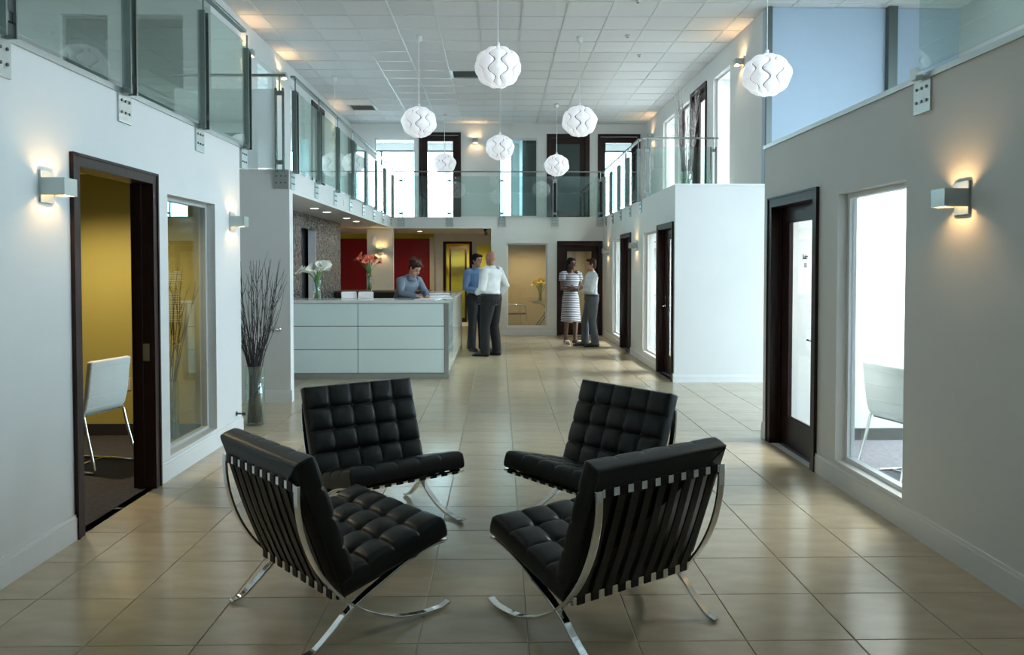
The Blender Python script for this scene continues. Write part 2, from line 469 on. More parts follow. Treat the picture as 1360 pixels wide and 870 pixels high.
# far right wall with offices behind it
RW = [(14.98, 15.98, 0.17, 2.10), (11.57, 12.62, 0.17, 2.10)]
RD = [(13.74, 14.86, 0.0, 2.16), (10.40, 11.42, 0.0, 2.16)]
wall('wall_right_far', 'x', XRF, XRF + T, YFR + T, YF, -0.02, SO, RW + [inner(d) for d in RD], label='grey wall with two dark doors beyond the white wall')
struct(MB().box(XRF + 0.06, XO, YFR + T, YF, -0.006, 0.003).build('floor_office_far', 'carpet_grey'), 'grey carpet of the offices on the far wall', 'floor')
wall('wall_partition_far', 'y', 13.2, 13.3, XRF + T, XO, 0, SO)
FW = (0.185, 1.096, 0.182, 2.07)
FD = (1.315, 2.327, 0.0, 2.12)
wall('wall_far', 'y', YF, YF + T, -0.165, XO, -0.02, SO, [FW, inner(FD)], label='far wall with a tall window and a dark glazed door')
wall('wall_far_pier', 'y', YF, YF + T, -2.93, XLF + 0.02, -0.02, SO, m='cream', label='cream pier carrying a sconce behind the reception desk')

# gallery
sl = MB()
sl.box(-XO, XLF, YFL, YF, SO, FU); sl.box(XRF, XO, YFR, YF, SO, FU); sl.box(-XO, XO, YF, YE, SO, FU)
struct(sl.build('slab_gallery', 'paint'), 'white gallery slab running round the hall', 'gallery')
UFD = [(-1.96, -0.93, FU, 4.86), (1.20, 2.26, FU, 4.83), (2.47, 3.52, FU, 4.83)]
UFW = [(-3.07, -2.06, FU + 0.02, 4.72), (0.02, 0.98, FU + 0.12, 4.72)]
wall('wall_gallery_far', 'y', YU, YU + T, -XO, XO, FU, CE, UFW + [(d[0] + .05, d[1] - .05, d[2], d[3] - .05) for d in UFD], label='far gallery wall with tall glazed doors')
URD = [(13.60, 14.68, FU, 4.80)]
URW = [(12.25, 13.2, FU + 0.06, 4.73), (14.85, 15.75, FU + 0.06, 4.73), (16.1, 17.2, FU + 0.06, 4.73)]
wall('wall_gallery_right', 'x', XU, XU + T, 10.6 + T, YU, FU, CE, URW + [(d[0] + .05, d[1] - .05, d[2], d[3] - .05) for d in URD], label='gallery wall with bright tall windows above the white wall')
wall('wall_gallery_right_end', 'y', 10.6, 10.6 + T, XU, XO, FU, CE, m='wall_blue', label='blue daylit wall above the glazed office door')
struct(MB().box(XU - 0.006, XU + 0.07, 10.55, 10.6, FU, CE).build('trim_5', 'steel_dark'), 'dark edge strip of the blue daylit wall behind the pendant', 'trim')
mb = MB().box(5.29, 5.41, 10.5, 10.6, FU, CE)
struct(mb.build('column', 'steel_dark'), 'dark slim column against the blue daylit wall', 'column')
ULD = [(15.28, 16.35, FU, 4.80)]
ULW = [(11.9, 12.9, FU + 0.06, 4.73), (13.75, 14.8, FU + 0.06, 4.73), (17.9, 18.9, FU + 0.06, 4.73)]
wall('wall_gallery_left', 'x', -XU - T, -XU, 10.0, YU, FU, CE, ULW + [(d[0] + .05, d[1] - .05, d[2], d[3] - .05) for d in ULD], label='gallery wall with sconces above the reception')
ULE = [(-5.55, -4.95, FU, 4.75), (-4.75, -4.0, FU, 4.75)]
wall('wall_gallery_left_end', 'y', 10.0, 10.0 + T, -XO, -XU - T, FU, CE, ULE, label='gallery wall seen through the near glass railing')
wall('wall_partition_upper', 'y', 10.9, 11.0, -XO, -XU - T, FU, CE, m='blind')
wall('wall_partition_upper_right', 'y', 14.77, 14.83, XU + T, XO, FU, CE)
struct(MB().box(0.6, 0.7, YU + T, YE, FU, CE).build('wall_partition_upper_far', 'paint'))
struct(MB().box(2.35, 2.45, YU + T, YE, FU, CE).build('wall_partition_upper_corner', 'paint'))

# reception side
MOS = (12.36, 13.33, 0.0, 2.17)
wall('wall_mosaic', 'x', -3.25, -3.12, YFL + T, 15.4, -0.02, SO, [MOS], m='mosaic', label='dark glittering mosaic wall behind the reception desk')
struct(MB().box(-3.25, -3.118, 13.318, 13.33, 0, 2.17).build('wall_niche', 'trim'), 'white reveal of the opening in the mosaic wall', 'wall')
struct(MB().box(-3.36, -3.30, YFL + T, 15.4, 0, SO).build('wall_niche_dark', 'black'), 'black sheet for the dark beyond the opening in the mosaic wall', 'wall')  # black sheet painted for the darkness beyond the doorway
wall('wall_red', 'y', 20.3, 20.44, -XO, -1.675, 0, 2.27, m='red', label='deep red wall at the back of the reception')
struct(MB().box(-XO, -1.675, 20.34, 20.44, 2.27, SO).build('wall_red_top', 'yellow'), 'yellow band above the deep red wall', 'wall')
BD = (-1.44, -0.69, 0.0, 2.20)
BW = (-0.55, -0.16, 0.9, 2.10)
wall('wall_back', 'y', 20.3, 20.44, -1.675, 0.0, 0, SO, [inner(BD, 0.04), BW], m='trim', label='cream back wall with a red-brown door frame')
wall('wall_yellow', 'y', 22.2, 22.3, -3, 0.0, 0, SO, m='yellow', label='yellow wall of the room behind the cream wall')
wall('wall_back_side', 'x', -0.165, -0.05, YF + T, 22.2, 0, SO, m='cream')
struct(MB().box(-1.78, -1.66, 20.14, 20.3, 0, 2.3).build('trim_1', 'cream'), 'cream corner post beside the deep red wall', 'trim')
# far office behind the window
struct(MB().box(-0.05, XO, 20.0, 20.1, 0, SO).build('wall_office_far', 'tan'), 'tan wall of the office behind the far window', 'wall')
struct(MB().box(-0.05, -0.03, YF + T, 20.0, 0, SO).build('wall_office_far_side', 'tan'), 'tan side wall of the office behind the far window', 'wall')
struct(MB().box(2.9, 3.0, YF + T, 20.0, 0, SO).build('wall_office_far_end', 'tan'), 'tan end wall of the office behind the far door', 'wall')
struct(MB().box(-0.05, 3.0, YF + T, 20.0, -0.006, 0.004).build('floor_office_tan', 'carpet'), 'dark carpet of the tan office', 'floor')

# outer walls with their windows (daylight enters here)
EXT = [(2.9, 6.7, 0.15, 2.32), (7.05, 10.3, 0.03, 2.60), (0.5, 8.2, 3.1, 4.95),
       (10.6, 13.0, 0.3, 2.3), (13.5, 17.2, 0.3, 2.3), (11.0, 14.6, 2.9, 4.9), (15.0, 19.1, 2.9, 4.9)]
wall('wall_outer_right', 'x', XO, XO + 0.2, YB, YE, -0.02, CE, EXT, label='outer wall with the daylight windows')
EXL = [(11.1, 14.9, 3.2, 4.7), (15.2, 19.1, 3.2, 4.7)]
wall('wall_outer_left', 'x', -XO - 0.2, -XO, YB, YE, -0.02, CE, EXL, label='outer wall behind the gallery rooms')
EXF = [(-5.9, 0.4, 2.9, 4.9), (2.6, 5.9, 2.9, 4.9)]
wall('wall_outer_far', 'y', YE, YE + 0.2, -XO - 0.2, XO + 0.2, -0.02, CE, EXF, label='outer wall behind the far gallery doors')
EXB = []
wall('wall_outer_back', 'y', YB - 0.2, YB, -XO - 0.2, XO + 0.2, -0.02, CE, EXB, label='plain entrance wall behind the lounge chairs')
for y0, y1, z0, z1 in EXT:
    portal((XO + 0.15, (y0 + y1) / 2, (z0 + z1) / 2), (0, R(90), 0), z1 - z0, y1 - y0)
for y0, y1, z0, z1 in EXL:
    portal((-XO - 0.15, (y0 + y1) / 2, (z0 + z1) / 2), (0, R(-90), 0), z1 - z0, y1 - y0)
for x0, x1, z0, z1 in EXF:
    portal(((x0 + x1) / 2, YE + 0.15, (z0 + z1) / 2), (R(-90), 0, 0), x1 - x0, z1 - z0)
for x0, x1, z0, z1 in EXB:
    portal(((x0 + x1) / 2, YB - 0.15, (z0 + z1) / 2), (R(90), 0, 0), x1 - x0, z1 - z0)
# window frames of the outer walls
nwin = [0]
def outer_window(axis, a, lo, hi, z0, z1):
    nwin[0] += 1
    n = max(1, round((hi - lo) / 1.3))
    f = MB()
    def put(b, c, d, e):
        if axis == 'x': f.box(a, a + 0.06, b, c, d, e)
        else: f.box(b, c, a, a + 0.06, d, e)
    put(lo, hi, z0, z0 + 0.05); put(lo, hi, z1 - 0.05, z1)
    for k in range(n + 1):
        y = lo + (hi - lo) * k / n
        put(max(lo, y - 0.03), min(hi, y + 0.03), z0 + 0.05, z1 - 0.05)
    w_ = struct(f.build('window_%d' % nwin[0], 'steel_dark'), 'dark framed daylight window in the outer wall', 'window'); w_['group'] = 'outer windows'
for w in EXT: outer_window('x', XO + 0.05, *w)
for w in EXL: outer_window('x', -XO - 0.1, *w)
for w in EXF + EXB: outer_window('y', (YE + 0.05) if w in EXF else (YB - 0.1), *w)

# baseboards
BASE_LABEL = dict(baseboard_left='white baseboard in front of the open doorway', baseboard_left_far='white baseboard below the tall ochre office window', baseboard_right='white baseboard below the bright office window', baseboard_right_end='short white baseboard beyond the dark glazed office door',
    baseboard_recess_left='white baseboard behind the tall twig vase', baseboard_recess_right='low white baseboard of the bright white wall', baseboard_right_far_1='short baseboard at the corner of the white wall', baseboard_right_far_2='baseboard between the two dark doors of the far wall',
    baseboard_right_far_3='baseboard below the narrow window near the far corner', baseboard_far='baseboard below the far window with yellow flowers', baseboard_pier='baseboard of the cream pier behind the desk')
def base(name, axis, a, lo, hi, s, z=0.145, m='trim'):
    mb = MB()
    def put(d, z0, z1):
        x0, x1 = (a, a + s * d) if s > 0 else (a + s * d, a)
        if axis == 'x': mb.box(x0, x1, lo, hi, z0, z1)
        else: mb.box(lo, hi, x0, x1, z0, z1)
    put(0.016, 0.0, z - 0.02); put(0.010, z - 0.02, z)
    return struct(mb.build(name, m), BASE_LABEL[name], 'baseboard')
base('baseboard_left', 'x', XL, YB, DL[0], 1); base('baseboard_left_far', 'x', XL, DL[1], YLE, 1)
base('baseboard_right', 'x', XR, YB, DR[0], -1); base('baseboard_right_end', 'x', XR, DR[1], YRE, -1)
base('baseboard_recess_left', 'y', YFL, -XO, XLF + 0.016, -1); base('baseboard_recess_right', 'y', YFR, XRF - 0.016, XO, -1, 0.10)
for k, (lo, hi) in enumerate(((YFR, RD[1][0]), (RD[1][1], RD[0][0]), (RD[0][1], YF))):
    base('baseboard_right_far_%d' % (k + 1), 'x', XRF, lo, hi, -1, 0.12)
base('baseboard_far', 'y', YF, -0.165, FD[0], -1, 0.12); base('baseboard_pier', 'y', YF, -2.93, XLF + 0.02, -1, 0.12)
struct(MB().box(XL - 0.012, XL + 0.014, YB, YLE + 0.01, FUL - 0.03, FUL + 0.004).build('trim_2', 'steel'), 'thin metal edge strip along the near gallery', 'trim')
struct(MB().box(XR - 0.014, XR + 0.012, YB, YRE + 0.01, FUR - 0.03, FUR + 0.004).build('trim_3', 'steel'), 'thin metal edge strip below the blue daylit wall', 'trim')
struct(MB().box(XRF - 0.01, XO, YFR - 0.012, YFR + 0.01, FU - 0.02, FU + 0.004).build('trim_4', 'trim'), 'white cap on top of the white wall', 'trim')

# ------------------------------------------------------------------ doors and interior windows
ndoor = [0]
def door(axis, a, o, label, side='far', leaf='glass', wood='wood_dark', z0=0.0, casing=0.075, depth=T, leaf_at=0.085, bottom=0.26, pane='pane', handle=True, lettering=None):
    """o = (lo, hi, z0, z1) outer edge of the casing. axis: 'right' (room towards +x), 'left' (room towards -x), 'far' (room towards +y)."""
    ndoor[0] += 1
    W, H = o[1] - o[0], o[3] - o[2]; mid = (o[0] + o[1]) / 2
    rz = {'right': R(-90), 'left': R(90), 'far': 0}[axis]
    loc = (a, mid, z0) if axis != 'far' else (mid, a, z0)
    d = empty('door_%d' % ndoor[0], loc, rz)
    struct(d, label, 'door')
    h2 = W / 2; i2 = h2 - casing; e = 0.0495
    f = MB()   # casing on the hall side and the jamb through the wall
    f.box(-h2, -i2, -0.018, 0, 0, H); f.box(i2, h2, -0.018, 0, 0, H); f.box(-i2, i2, -0.018, 0, H - casing, H)
    f.box(-h2 - 0.004, -h2 + 0.016, -0.026, -0.018, 0, H); f.box(h2 - 0.016, h2 + 0.004, -0.026, -0.018, 0, H); f.box(-h2, h2, -0.026, -0.018, H - 0.016, H)
    f.box(-h2 + e, -i2, 0, depth, 0, H - e); f.box(i2, h2 - e, 0, depth, 0, H - e); f.box(-i2, i2, 0, depth, H - casing, H - e)
    f.box(-i2, -i2 + 0.012, depth * 0.45, depth * 0.75, 0, H - casing); f.box(i2 - 0.012, i2, depth * 0.45, depth * 0.75, 0, H - casing)
    f.build('door_frame', wood, d)
    if leaf == 'none':
        s = MB().box(i2 - 0.002, i2 + 0.002, 0.03, 0.06, 0.92, 1.0) if side == 'plus' else MB().box(-i2 - 0.002, -i2 + 0.002, 0.03, 0.06, 0.92, 1.0)
        s.box((i2 - 0.006), (i2 + 0.001), 0.02, 0.07, 0.90, 1.02)
        s.build('strike_plate', 'steel', d)
        return d
    st = 0.115
    lf = MB(); y0, y1 = leaf_at, leaf_at + 0.045
    lx = i2 - 0.013
    zt = H - casing - 0.004
    lf.box(-lx, -lx + st, y0, y1, 0.008, zt); lf.box(lx - st, lx, y0, y1, 0.008, zt)
    lf.box(-lx + st, lx - st, y0, y1, 0.008, bottom); lf.box(-lx + st, lx - st, y0, y1, zt - 0.125, zt)
    L = lf.build('door_leaf', wood, d)
    MB().box(-lx + st, lx - st, y0 + 0.018, y0 + 0.026, bottom, zt - 0.125).build('pane', pane, L)
    b = MB(); q = 0.014
    for z_ in (bottom, zt - 0.125 - q): b.box(-lx + st, lx - st, y0 + 0.006, y0 + 0.018, z_, z_ + q)
    for x_ in (-lx + st, lx - st - q): b.box(x_, x_ + q, y0 + 0.006, y0 + 0.018, bottom + q, zt - 0.125 - q)
    b.build('glazing_bead', wood, L)
    if handle:
        sgn = 1 if side == 'plus' else -1
        hx = sgn * (lx - st / 2)
        hb = MB()
        hb.tube([(hx, y0, 0.98), (hx, y0 - 0.012, 0.98)], 0.026, 12); hb.tube([(hx, y0 - 0.01, 0.98), (hx, y0 - 0.055, 0.98)], 0.010, 8)
        hb.tube([(hx + sgn * 0.008, y0 - 0.055, 0.98), (hx - sgn * 0.11, y0 - 0.058, 0.98)], 0.009, 8)
        hb.box(hx - 0.014, hx + 0.014, y0 - 0.006, y0, 1.08, 1.13)
        hb.build('handle', 'chrome', L, smooth=True)
    if lettering:
        for k, (txt, zz) in enumerate(lettering):
            c = bpy.data.curves.new('lettering', 'FONT'); c.body = txt; c.size = 0.055; c.align_x = 'CENTER'; c.extrude = 0.0006; c.offset = 0.0016
            c.materials.append(MATS['black'])
            t = bpy.data.objects.new('lettering', c); col.objects.link(t); t.parent = L
            t.location = (0.02, y0 + 0.0165, zz); t.rotation_euler = (R(90), 0, 0)
    return d

def inwindow(axis, a, o, label, z0=0.0, depth=T, m='trim', pane='pane', pane_at=0.09, fr=0.035, blind=None):
    nwin[0] += 1
    W = o[1] - o[0]; mid = (o[0] + o[1]) / 2
    rz = {'right': R(-90), 'left': R(90), 'far': 0}[axis]
    loc = (a, mid, o[2]) if axis != 'far' else (mid, a, o[2])
    H = o[3] - o[2]; h2 = W / 2
    d = empty('window_%d' % nwin[0], loc, rz); struct(d, label, 'window')
    f = MB()
    y0, y1 = pane_at - 0.02, pane_at + 0.03
    f.box(-h2, -h2 + fr, y0, y1, 0, H); f.box(h2 - fr, h2, y0, y1, 0, H); f.box(-h2 + fr, h2 - fr, y0, y1, 0, fr); f.box(-h2 + fr, h2 - fr, y0, y1, H - fr, H)
    f.build('window_frame', m, d)
    MB().box(-h2 + fr, h2 - fr, pane_at, pane_at + 0.008, fr, H - fr).build('pane', pane, d)
    MB().box(-h2 + 0.001, h2 - 0.001, 0.002, y0, 0.0005, 0.008).build('sill', m, d)
    return d

door('left', XL, DL, 'open doorway with a dark reddish wood frame into the ochre office', side='plus', leaf='none')
door('right', XR, DR, 'dark wood door with a full bright glass pane beside the bright office window', side='plus', lettering=(('Suite', 1.62), ('10', 1.55)), casing=0.085)
inwindow('left', XL, WL, 'tall framed window into the ochre office', m='sill_grey')
inwindow('right', XR, WR, 'tall window into the bright office with the white chair', m='trim')
door('right', XRF, RD[0], 'narrow red-brown door frame between two sconces on the far wall', side='plus', handle=True)
door('right', XRF, RD[1], 'dark glazed door next to the corner of the white wall', side='minus')
inwindow('right', XRF, RW[0], 'narrow bright window nearest the far corner', m='trim')
inwindow('right', XRF, RW[1], 'bright window next to the dark glazed door by the white wall', m='trim')
inwindow('far', YF, FW, 'tall far window showing yellow flowers on a glass table', m='trim')
door('far', YF, FD, 'dark wood glazed door behind the talking couple', side='minus', casing=0.09)
door('far', YU, UFD[0], 'tall dark framed bright glass door behind the gallery railing', z0=FU, bottom=0.1, side='plus', casing=0.06)
door('far', YU, UFD[1], 'tall dark door with grey glass behind the far railing', z0=FU, bottom=0.26, side='minus', casing=0.09, pane='frost_glass')
door('far', YU, UFD[2], 'tall dark framed white glass door in the gallery corner', z0=FU, side='minus', casing=0.06, bottom=0.12)
inwindow('far', YU, UFW[0], 'bright wide window at the end of the gallery railing', m='trim')
inwindow('far', YU, UFW[1], 'grey frosted window behind the pendant lamps', m='trim', pane='frost_glass')
door('right', XU, URD[0], 'tall dark door frame behind the twigs on the gallery', z0=FU, side='plus', casing=0.07)
inwindow('right', XU, URW[0], 'tall bright gallery window nearest the blue daylit wall', m='trim')
inwindow('right', XU, URW[1], 'bright gallery window directly behind the twigs', m='wood_dark')
inwindow('right', XU, URW[2], 'bright gallery window nearest the gallery corner', m='trim')
door('left', -XU, ULD[0], 'dark door on the gallery above the reception', z0=FU, side='plus', casing=0.07)
inwindow('left', -XU, ULW[0], 'gallery window hidden behind the frosted railing panel', m='trim')
inwindow('left', -XU, ULW[1], 'gallery window in front of the dark gallery door', m='trim')
inwindow('left', -XU, ULW[2], 'gallery window beyond the sconces above the reception', m='trim')
inwindow('far', 10.0, ULE[0], 'dark glass panel seen through the near railing', m='steel', pane='rail_glass')
inwindow('far', 10.0, ULE[1], 'wide dark glass panel seen through the near railing', m='steel', pane='rail_glass')
door('far', 20.3, BD, 'red-brown door frame in the cream wall behind the desk', leaf='none', wood='wood_dark', casing=0.06)

# ------------------------------------------------------------------ lounge chairs
def cushion_mesh(name, w, l, t, nx, ny, q=7, puff=0.020):
    """Tufted cushion, w along x, l along y, lying on z = 0."""
    st = [0, .03, .07, .13, .22, .36, .5, .64, .78, .87, .93, .97]
    US = [(c + f) / nx for c in range(nx) for f in st] + [1.0]; VS = [(c + f) / ny for c in range(ny) for f in st] + [1.0]
    X, Y = len(US) - 1, len(VS) - 1
    mb = MB(); vs_, fs = [], []
    def pos(i, j):
        u, v = US[i], VS[j]
        bu, bv = round(u * nx), round(v * ny)
        du = abs(u * nx - bu) * w / nx if 0 < bu < nx else 1; dv = abs(v * ny - bv) * l / ny if 0 < bv < ny else 1
        a, b = 1 - math.exp(-du / 0.009), 1 - math.exp(-dv / 0.009)
        z = t - 0.014 + 0.011 * min(a, b) + 0.010 * (abs(math.sin(math.pi * u * nx)) * abs(math.sin(math.pi * v * ny))) ** 0.6
        if 0 < bu < nx and 0 < bv < ny: z -= 0.013 * math.exp(-(math.hypot(du, dv) / 0.022) ** 2)
        e = min(u * w, (1 - u) * w, v * l, (1 - v) * l)
        z -= 0.012 * math.exp(-(e / 0.007))
        return (u - 0.5) * w, (v - 0.5) * l, z
    for j in range(Y + 1):
        for i in range(X + 1): vs_.append(pos(i, j))
    for j in range(Y):
        for i in range(X):
            a = j * (X + 1) + i; fs.append((a, a + 1, a + X + 2, a + X + 1))
    ring = [i for i in range(X + 1)] + [(j * (X + 1) + X) for j in range(1, Y + 1)] + [Y * (X + 1) + i for i in range(X - 1, -1, -1)] + [j * (X + 1) for j in range(Y - 1, 0, -1)]
    prev = ring
    cx = cy = 0
    for k, (zz, s) in enumerate(((0.90, 0.004), (0.60, 0.006), (0.30, 0.006), (0.08, 0.003), (0.0, -0.008))):
        cur = []
        for r in ring:
            x, y, z = vs_[r]
            nxx = x + (s if x > w / 2 - 1e-6 else -s if x < -w / 2 + 1e-6 else 0)
            nyy = y + (s if y > l / 2 - 1e-6 else -s if y < -l / 2 + 1e-6 else 0)
            cur.append(len(vs_)); vs_.append((nxx, nyy, z * zz))
        n = len(ring)
        for a in range(n): fs.append((prev[(a + 1) % n], prev[a], cur[a], cur[(a + 1) % n]))
        prev = cur
    fs.append(tuple(prev[::-1]))
    mb.add(vs_, fs)
    return mb.mesh(name, 'leather', True)
def sweep_rect(mb, path, x, w, t):
    """Flat bar of width w (along x) and thickness t following a y,z path."""
    P = [Vector((0, p[0], p[1])) for p in path]; vs_, fs = [], []
    for i, p in enumerate(P):
        d = (P[min(i + 1, len(P) - 1)] - P[max(i - 1, 0)]).normalized(); nrm = Vector((0, -d.z, d.y))
        for sx, sn in ((-1, -1), (1, -1), (1, 1), (-1, 1)):
            vs_.append(p + Vector((x + sx * w / 2, 0, 0)) + nrm * (sn * t / 2))
    for i in range(len(P) - 1):
        for k in range(4):
            a, b = i * 4 + k, i * 4 + (k + 1) % 4; fs.append((a, b, b + 4, a + 4))
    n = len(P) - 1
    fs += [(3, 2, 1, 0), (n * 4, n * 4 + 1, n * 4 + 2, n * 4 + 3)]
    return mb.add(vs_, fs)
def lounge_chair():
    t = empty('lounge_chair')
    cyy, czz, rr = 0.275, 0.672, 0.66
    arc = [(cyy + rr * math.cos(a), czz + rr * math.sin(a)) for a in [math.pi * (0.985 + 0.515 * k / 24) for k in range(25)]]
    arc += [(0.315, 0.012), (0.365, 0.026)]
    s_pts = [(v.y, v.z) for v in spline([(0, .345, .318), (0, .26, .312), (0, .12, .272), (0, 0, .220), (0, -.10, .174), (0, -.175, .130), (0, -.25, .068), (0, -.315, .022), (0, -.365, .010)], 6)]
    for sx in (-1, 1):
        bevel(sweep_rect(MB(), arc, sx * 0.352, 0.036, 0.013).build('back_bar', 'chrome', t), 0.003)
        bevel(sweep_rect(MB(), s_pts, sx * 0.352, 0.036, 0.013).build('seat_bar', 'chrome', t), 0.003)
    top, low, front, rear = (-0.383, 0.690), (-0.212, 0.212), (0.335, 0.318), (-0.170, 0.190)
    for nm, (y, z), (dy, dz) in (('top_rail', top, (0.006, 0.016)), ('lower_rail', low, (0.006, 0.016)), ('front_rail', front, (0.016, 0.005)), ('rear_rail', rear, (0.016, 0.005))):
        MB().box(-0.334, 0.334, y - dy, y + dy, z - dz, z + dz).build(nm, 'chrome', t)
    def straps(a, b, nrm, sag, hy, hz, n=9):
        pts = []
        for k in range(9):
            u = k / 8
            pts.append((a[0] + (b[0] - a[0]) * u - nrm[0] * sag * math.sin(math.pi * u), a[1] + (b[1] - a[1]) * u - nrm[1] * sag * math.sin(math.pi * u)))
        ex0 = (a[0] + nrm[0] * 0.022, a[1] + nrm[1] * 0.022)
        mb = sweep_rect(MB(), pts, 0, 0.042, 0.006)
        # ends wrapped round the rails
        for (y, z) in (a, b):
            mb.box(-0.020, 0.020, y - hy, y + hy, z - hz, z + hz)
        me = mb.mesh('strap', 'strap')
        for k in range(n): link('strap', me, t, (-0.30 + 0.60 * k / (n - 1), 0, 0))
    straps(front, rear, (0.12, 0.99), 0.012, 0.019, 0.009)
    straps(top, low, (0.95, 0.3), 0.010, 0.009, 0.0185)
    # cushions
    def cushion(nm, me, loc, rx, w, l, nx, ny, tt):
        c = link(nm, me, t, loc, (rx, 0, 0))
        for i in range(1, nx):
            for j in range(1, ny):
                link('button', button_me, c, ((i / nx - 0.5) * w, (j / ny - 0.5) * l, tt - 0.026))
        return c
    a = math.atan2(front[1] - rear[1], front[0] - rear[0])
    cushion('seat_cushion', seat_me, (0, 0.080, 0.268), a, 0.735, 0.54, 5, 4, 0.105)
    b = math.atan2(top[1] - low[1], top[0] - low[0])     # direction up the back
    L = 0.55
    c0 = Vector((0, low[0], low[1])); d = Vector((0, math.cos(b), math.sin(b))); n_ = Vector((0, math.sin(b), -math.cos(b)))
    mid = c0 + d * (0.050 + L / 2 - 0.0) + n_ * 0.012
    cc = cushion('back_cushion', back_me, mid, 0, 0.735, L, 5, 4, 0.10)
    cc.rotation_euler = (math.pi - (math.pi - b) + 0, 0, 0)
    # local y must run up the back and local z point forward
    m = Matrix((( -1, 0, 0), (0, d.y, n_.y), (0, d.z, n_.z))).to_4x4()
    cc.rotation_euler = m.to_euler()
    return t
button_me = MB().ell((0, 0, 0), (0.014, 0.014, 0.008), 10, 5).mesh('button', 'leather', True)
seat_me = cushion_mesh('seat_cushion', 0.735, 0.54, 0.105, 5, 4)
back_me = cushion_mesh('back_cushion', 0.735, 0.55, 0.10, 5, 4)
lc0 = lounge_chair()
LC = [(-0.735, 3.55, (0.75, 0.66), 'black tufted lounge chair seen from behind, nearer the open doorway'),
      (0.46, 3.45, (-0.56, 0.83), 'black tufted lounge chair seen from behind, nearer the bright office window'),
      (-0.71, 4.76, (0.58, -0.81), 'black tufted lounge chair facing us, standing before the reception desk'),
      (0.53, 4.64, (-0.79, -0.61), 'black tufted lounge chair facing us, standing before the bright white wall')]
for k, (x, y, (fx, fy), lab) in enumerate(LC):
    c = lc0 if k == 0 else copy_tree(lc0)
    c.location = (x, y, 0); c.rotation_euler = (0, 0, math.atan2(-fx, fy))
    tag(c, lab, 'chair', 'tufted lounge chairs')

# ------------------------------------------------------------------ glass railings
bolt_me = MB().tube([(0, 0, 0), (0, -0.006, 0)], 0.009, 8).mesh('bolt', 'bolt')
rail_bracket = MB().box(-0.085, 0.085, -0.012, 0, -0.215, -0.005).mesh('bracket', 'steel')
def post_mesh(h, low=-0.03):
    mb = MB()
    for s in (-1, 1): mb.box(s * 0.040 - 0.007, s * 0.040 + 0.007, -0.028, 0.028, low, h - 0.14)
    mb.box(-0.03, 0.03, -0.006, 0.006, h - 0.22, h - 0.17)
    mb.tube([(0, 0, h - 0.17), (0, 0, h - 0.01)], 0.008, 8)
    mb.box(-0.03, 0.03, -0.01, 0.01, 0.05, 0.10)
    return mb.mesh('post', 'rail_steel')
def railing(label, p0, p1, zf, zr, posts, out, group=None, glass_m='rail_glass', brackets=True, rail=True, pane_top=0.14, bracket_drop=0.0, full_posts=True, ends=(0.0, 0.0)):
    """posts: distances along p0->p1; out: +1 when the hall lies on the left of the run, -1 on its right."""
    p0, p1 = Vector(p0), Vector(p1); d = p1 - p0; L = d.length
    t = empty('glass_railing', (p0.x, p0.y, zf), math.atan2(d.y, d.x)); tag(t, label, 'railing', group)
    h = zr - zf
    pm = post_mesh(h)
    off = out * 0.045
    for s in posts:
        if full_posts: link('post', pm, t, (s, off, 0))
        else: MB().box(-0.03, 0.03, -0.02, 0.02, -0.03, 0.035).build('clamp', 'steel', t, loc=(s, off, 0))
        if brackets:
            b = link('bracket', rail_bracket, t, (s, out * 0.001, 0), (0, 0, 0 if out < 0 else math.pi))
            for i in (-1, 0, 1):
                for j in (0, 1): link('bolt', bolt_me, b, (i * 0.052, -0.012, -0.075 - j * 0.075))
    edges = [ends[0]] + [x for s in posts for x in (s - 0.035, s + 0.035)] + [L - ends[1]]
    for k in range(0, len(edges), 2):
        a, b = edges[k], edges[k + 1]
        if b - a > 0.15: MB().box(a, b, off - 0.006, off + 0.006, 0.012, h - pane_top).build('glass_pane', glass_m, t)
    if rail: bevel(MB().box(-0.02, L + 0.02, off - 0.028, off + 0.028, h - 0.012, h + 0.014).build('top_rail', 'rail_steel', t), 0.005)
    return t
railing('greenish glass railing above the wall with the open doorway', (XL, YB + 0.1, 0), (XL, YLE, 0), FUL, 3.75, [0.4, 1.65, 2.9, 4.15, 5.4, 6.72, 7.98, 9.24, 10.33][4:], -1, pane_top=0.09, ends=(6.0, 0.0))
railing('glass railing pane above the wall with the single sconce', (XR, 0.9, 0), (XR, 4.45, 0), FUR, 3.70, [0.6, 2.0, 3.48], 1, full_posts=False, pane_top=0.10)
railing('frosted looking glass panel railing above the grey wall end', (-XU + 0.02, YFL, 0), (XLF - 0.04, YFL, 0), FU, 3.70, [1.17], -1, pane_top=0.15, glass_m='frosted_white')
railing('long glass railing of the gallery above the reception desk', (XLF, YFL + 0.03, 0), (XLF, YF - 0.11, 0), FU, 3.70, [0.09 + 1.168 * k for k in range(8)], -1)
railing('glass railing across the far end of the gallery', (XLF + 0.03, YF, 0), (XRF - 0.03, YF, 0), FU, 3.655, [0.17, 1.25, 2.42, 3.60, 4.62], -1, pane_top=0.10)
railing('short glass railing of the gallery above the two dark office doors', (XRF, 12.70, 0), (XRF, YF - 0.11, 0), FU, 3.63, [0.12, 1.15, 2.2, 3.25, 4.25], 1)
railing('glass railing panel standing behind the top of the white wall', (XRF, 12.62, 0), (XU - 0.1, 12.62, 0), FU, 3.63, [0.06, 1.13], -1, brackets=False)

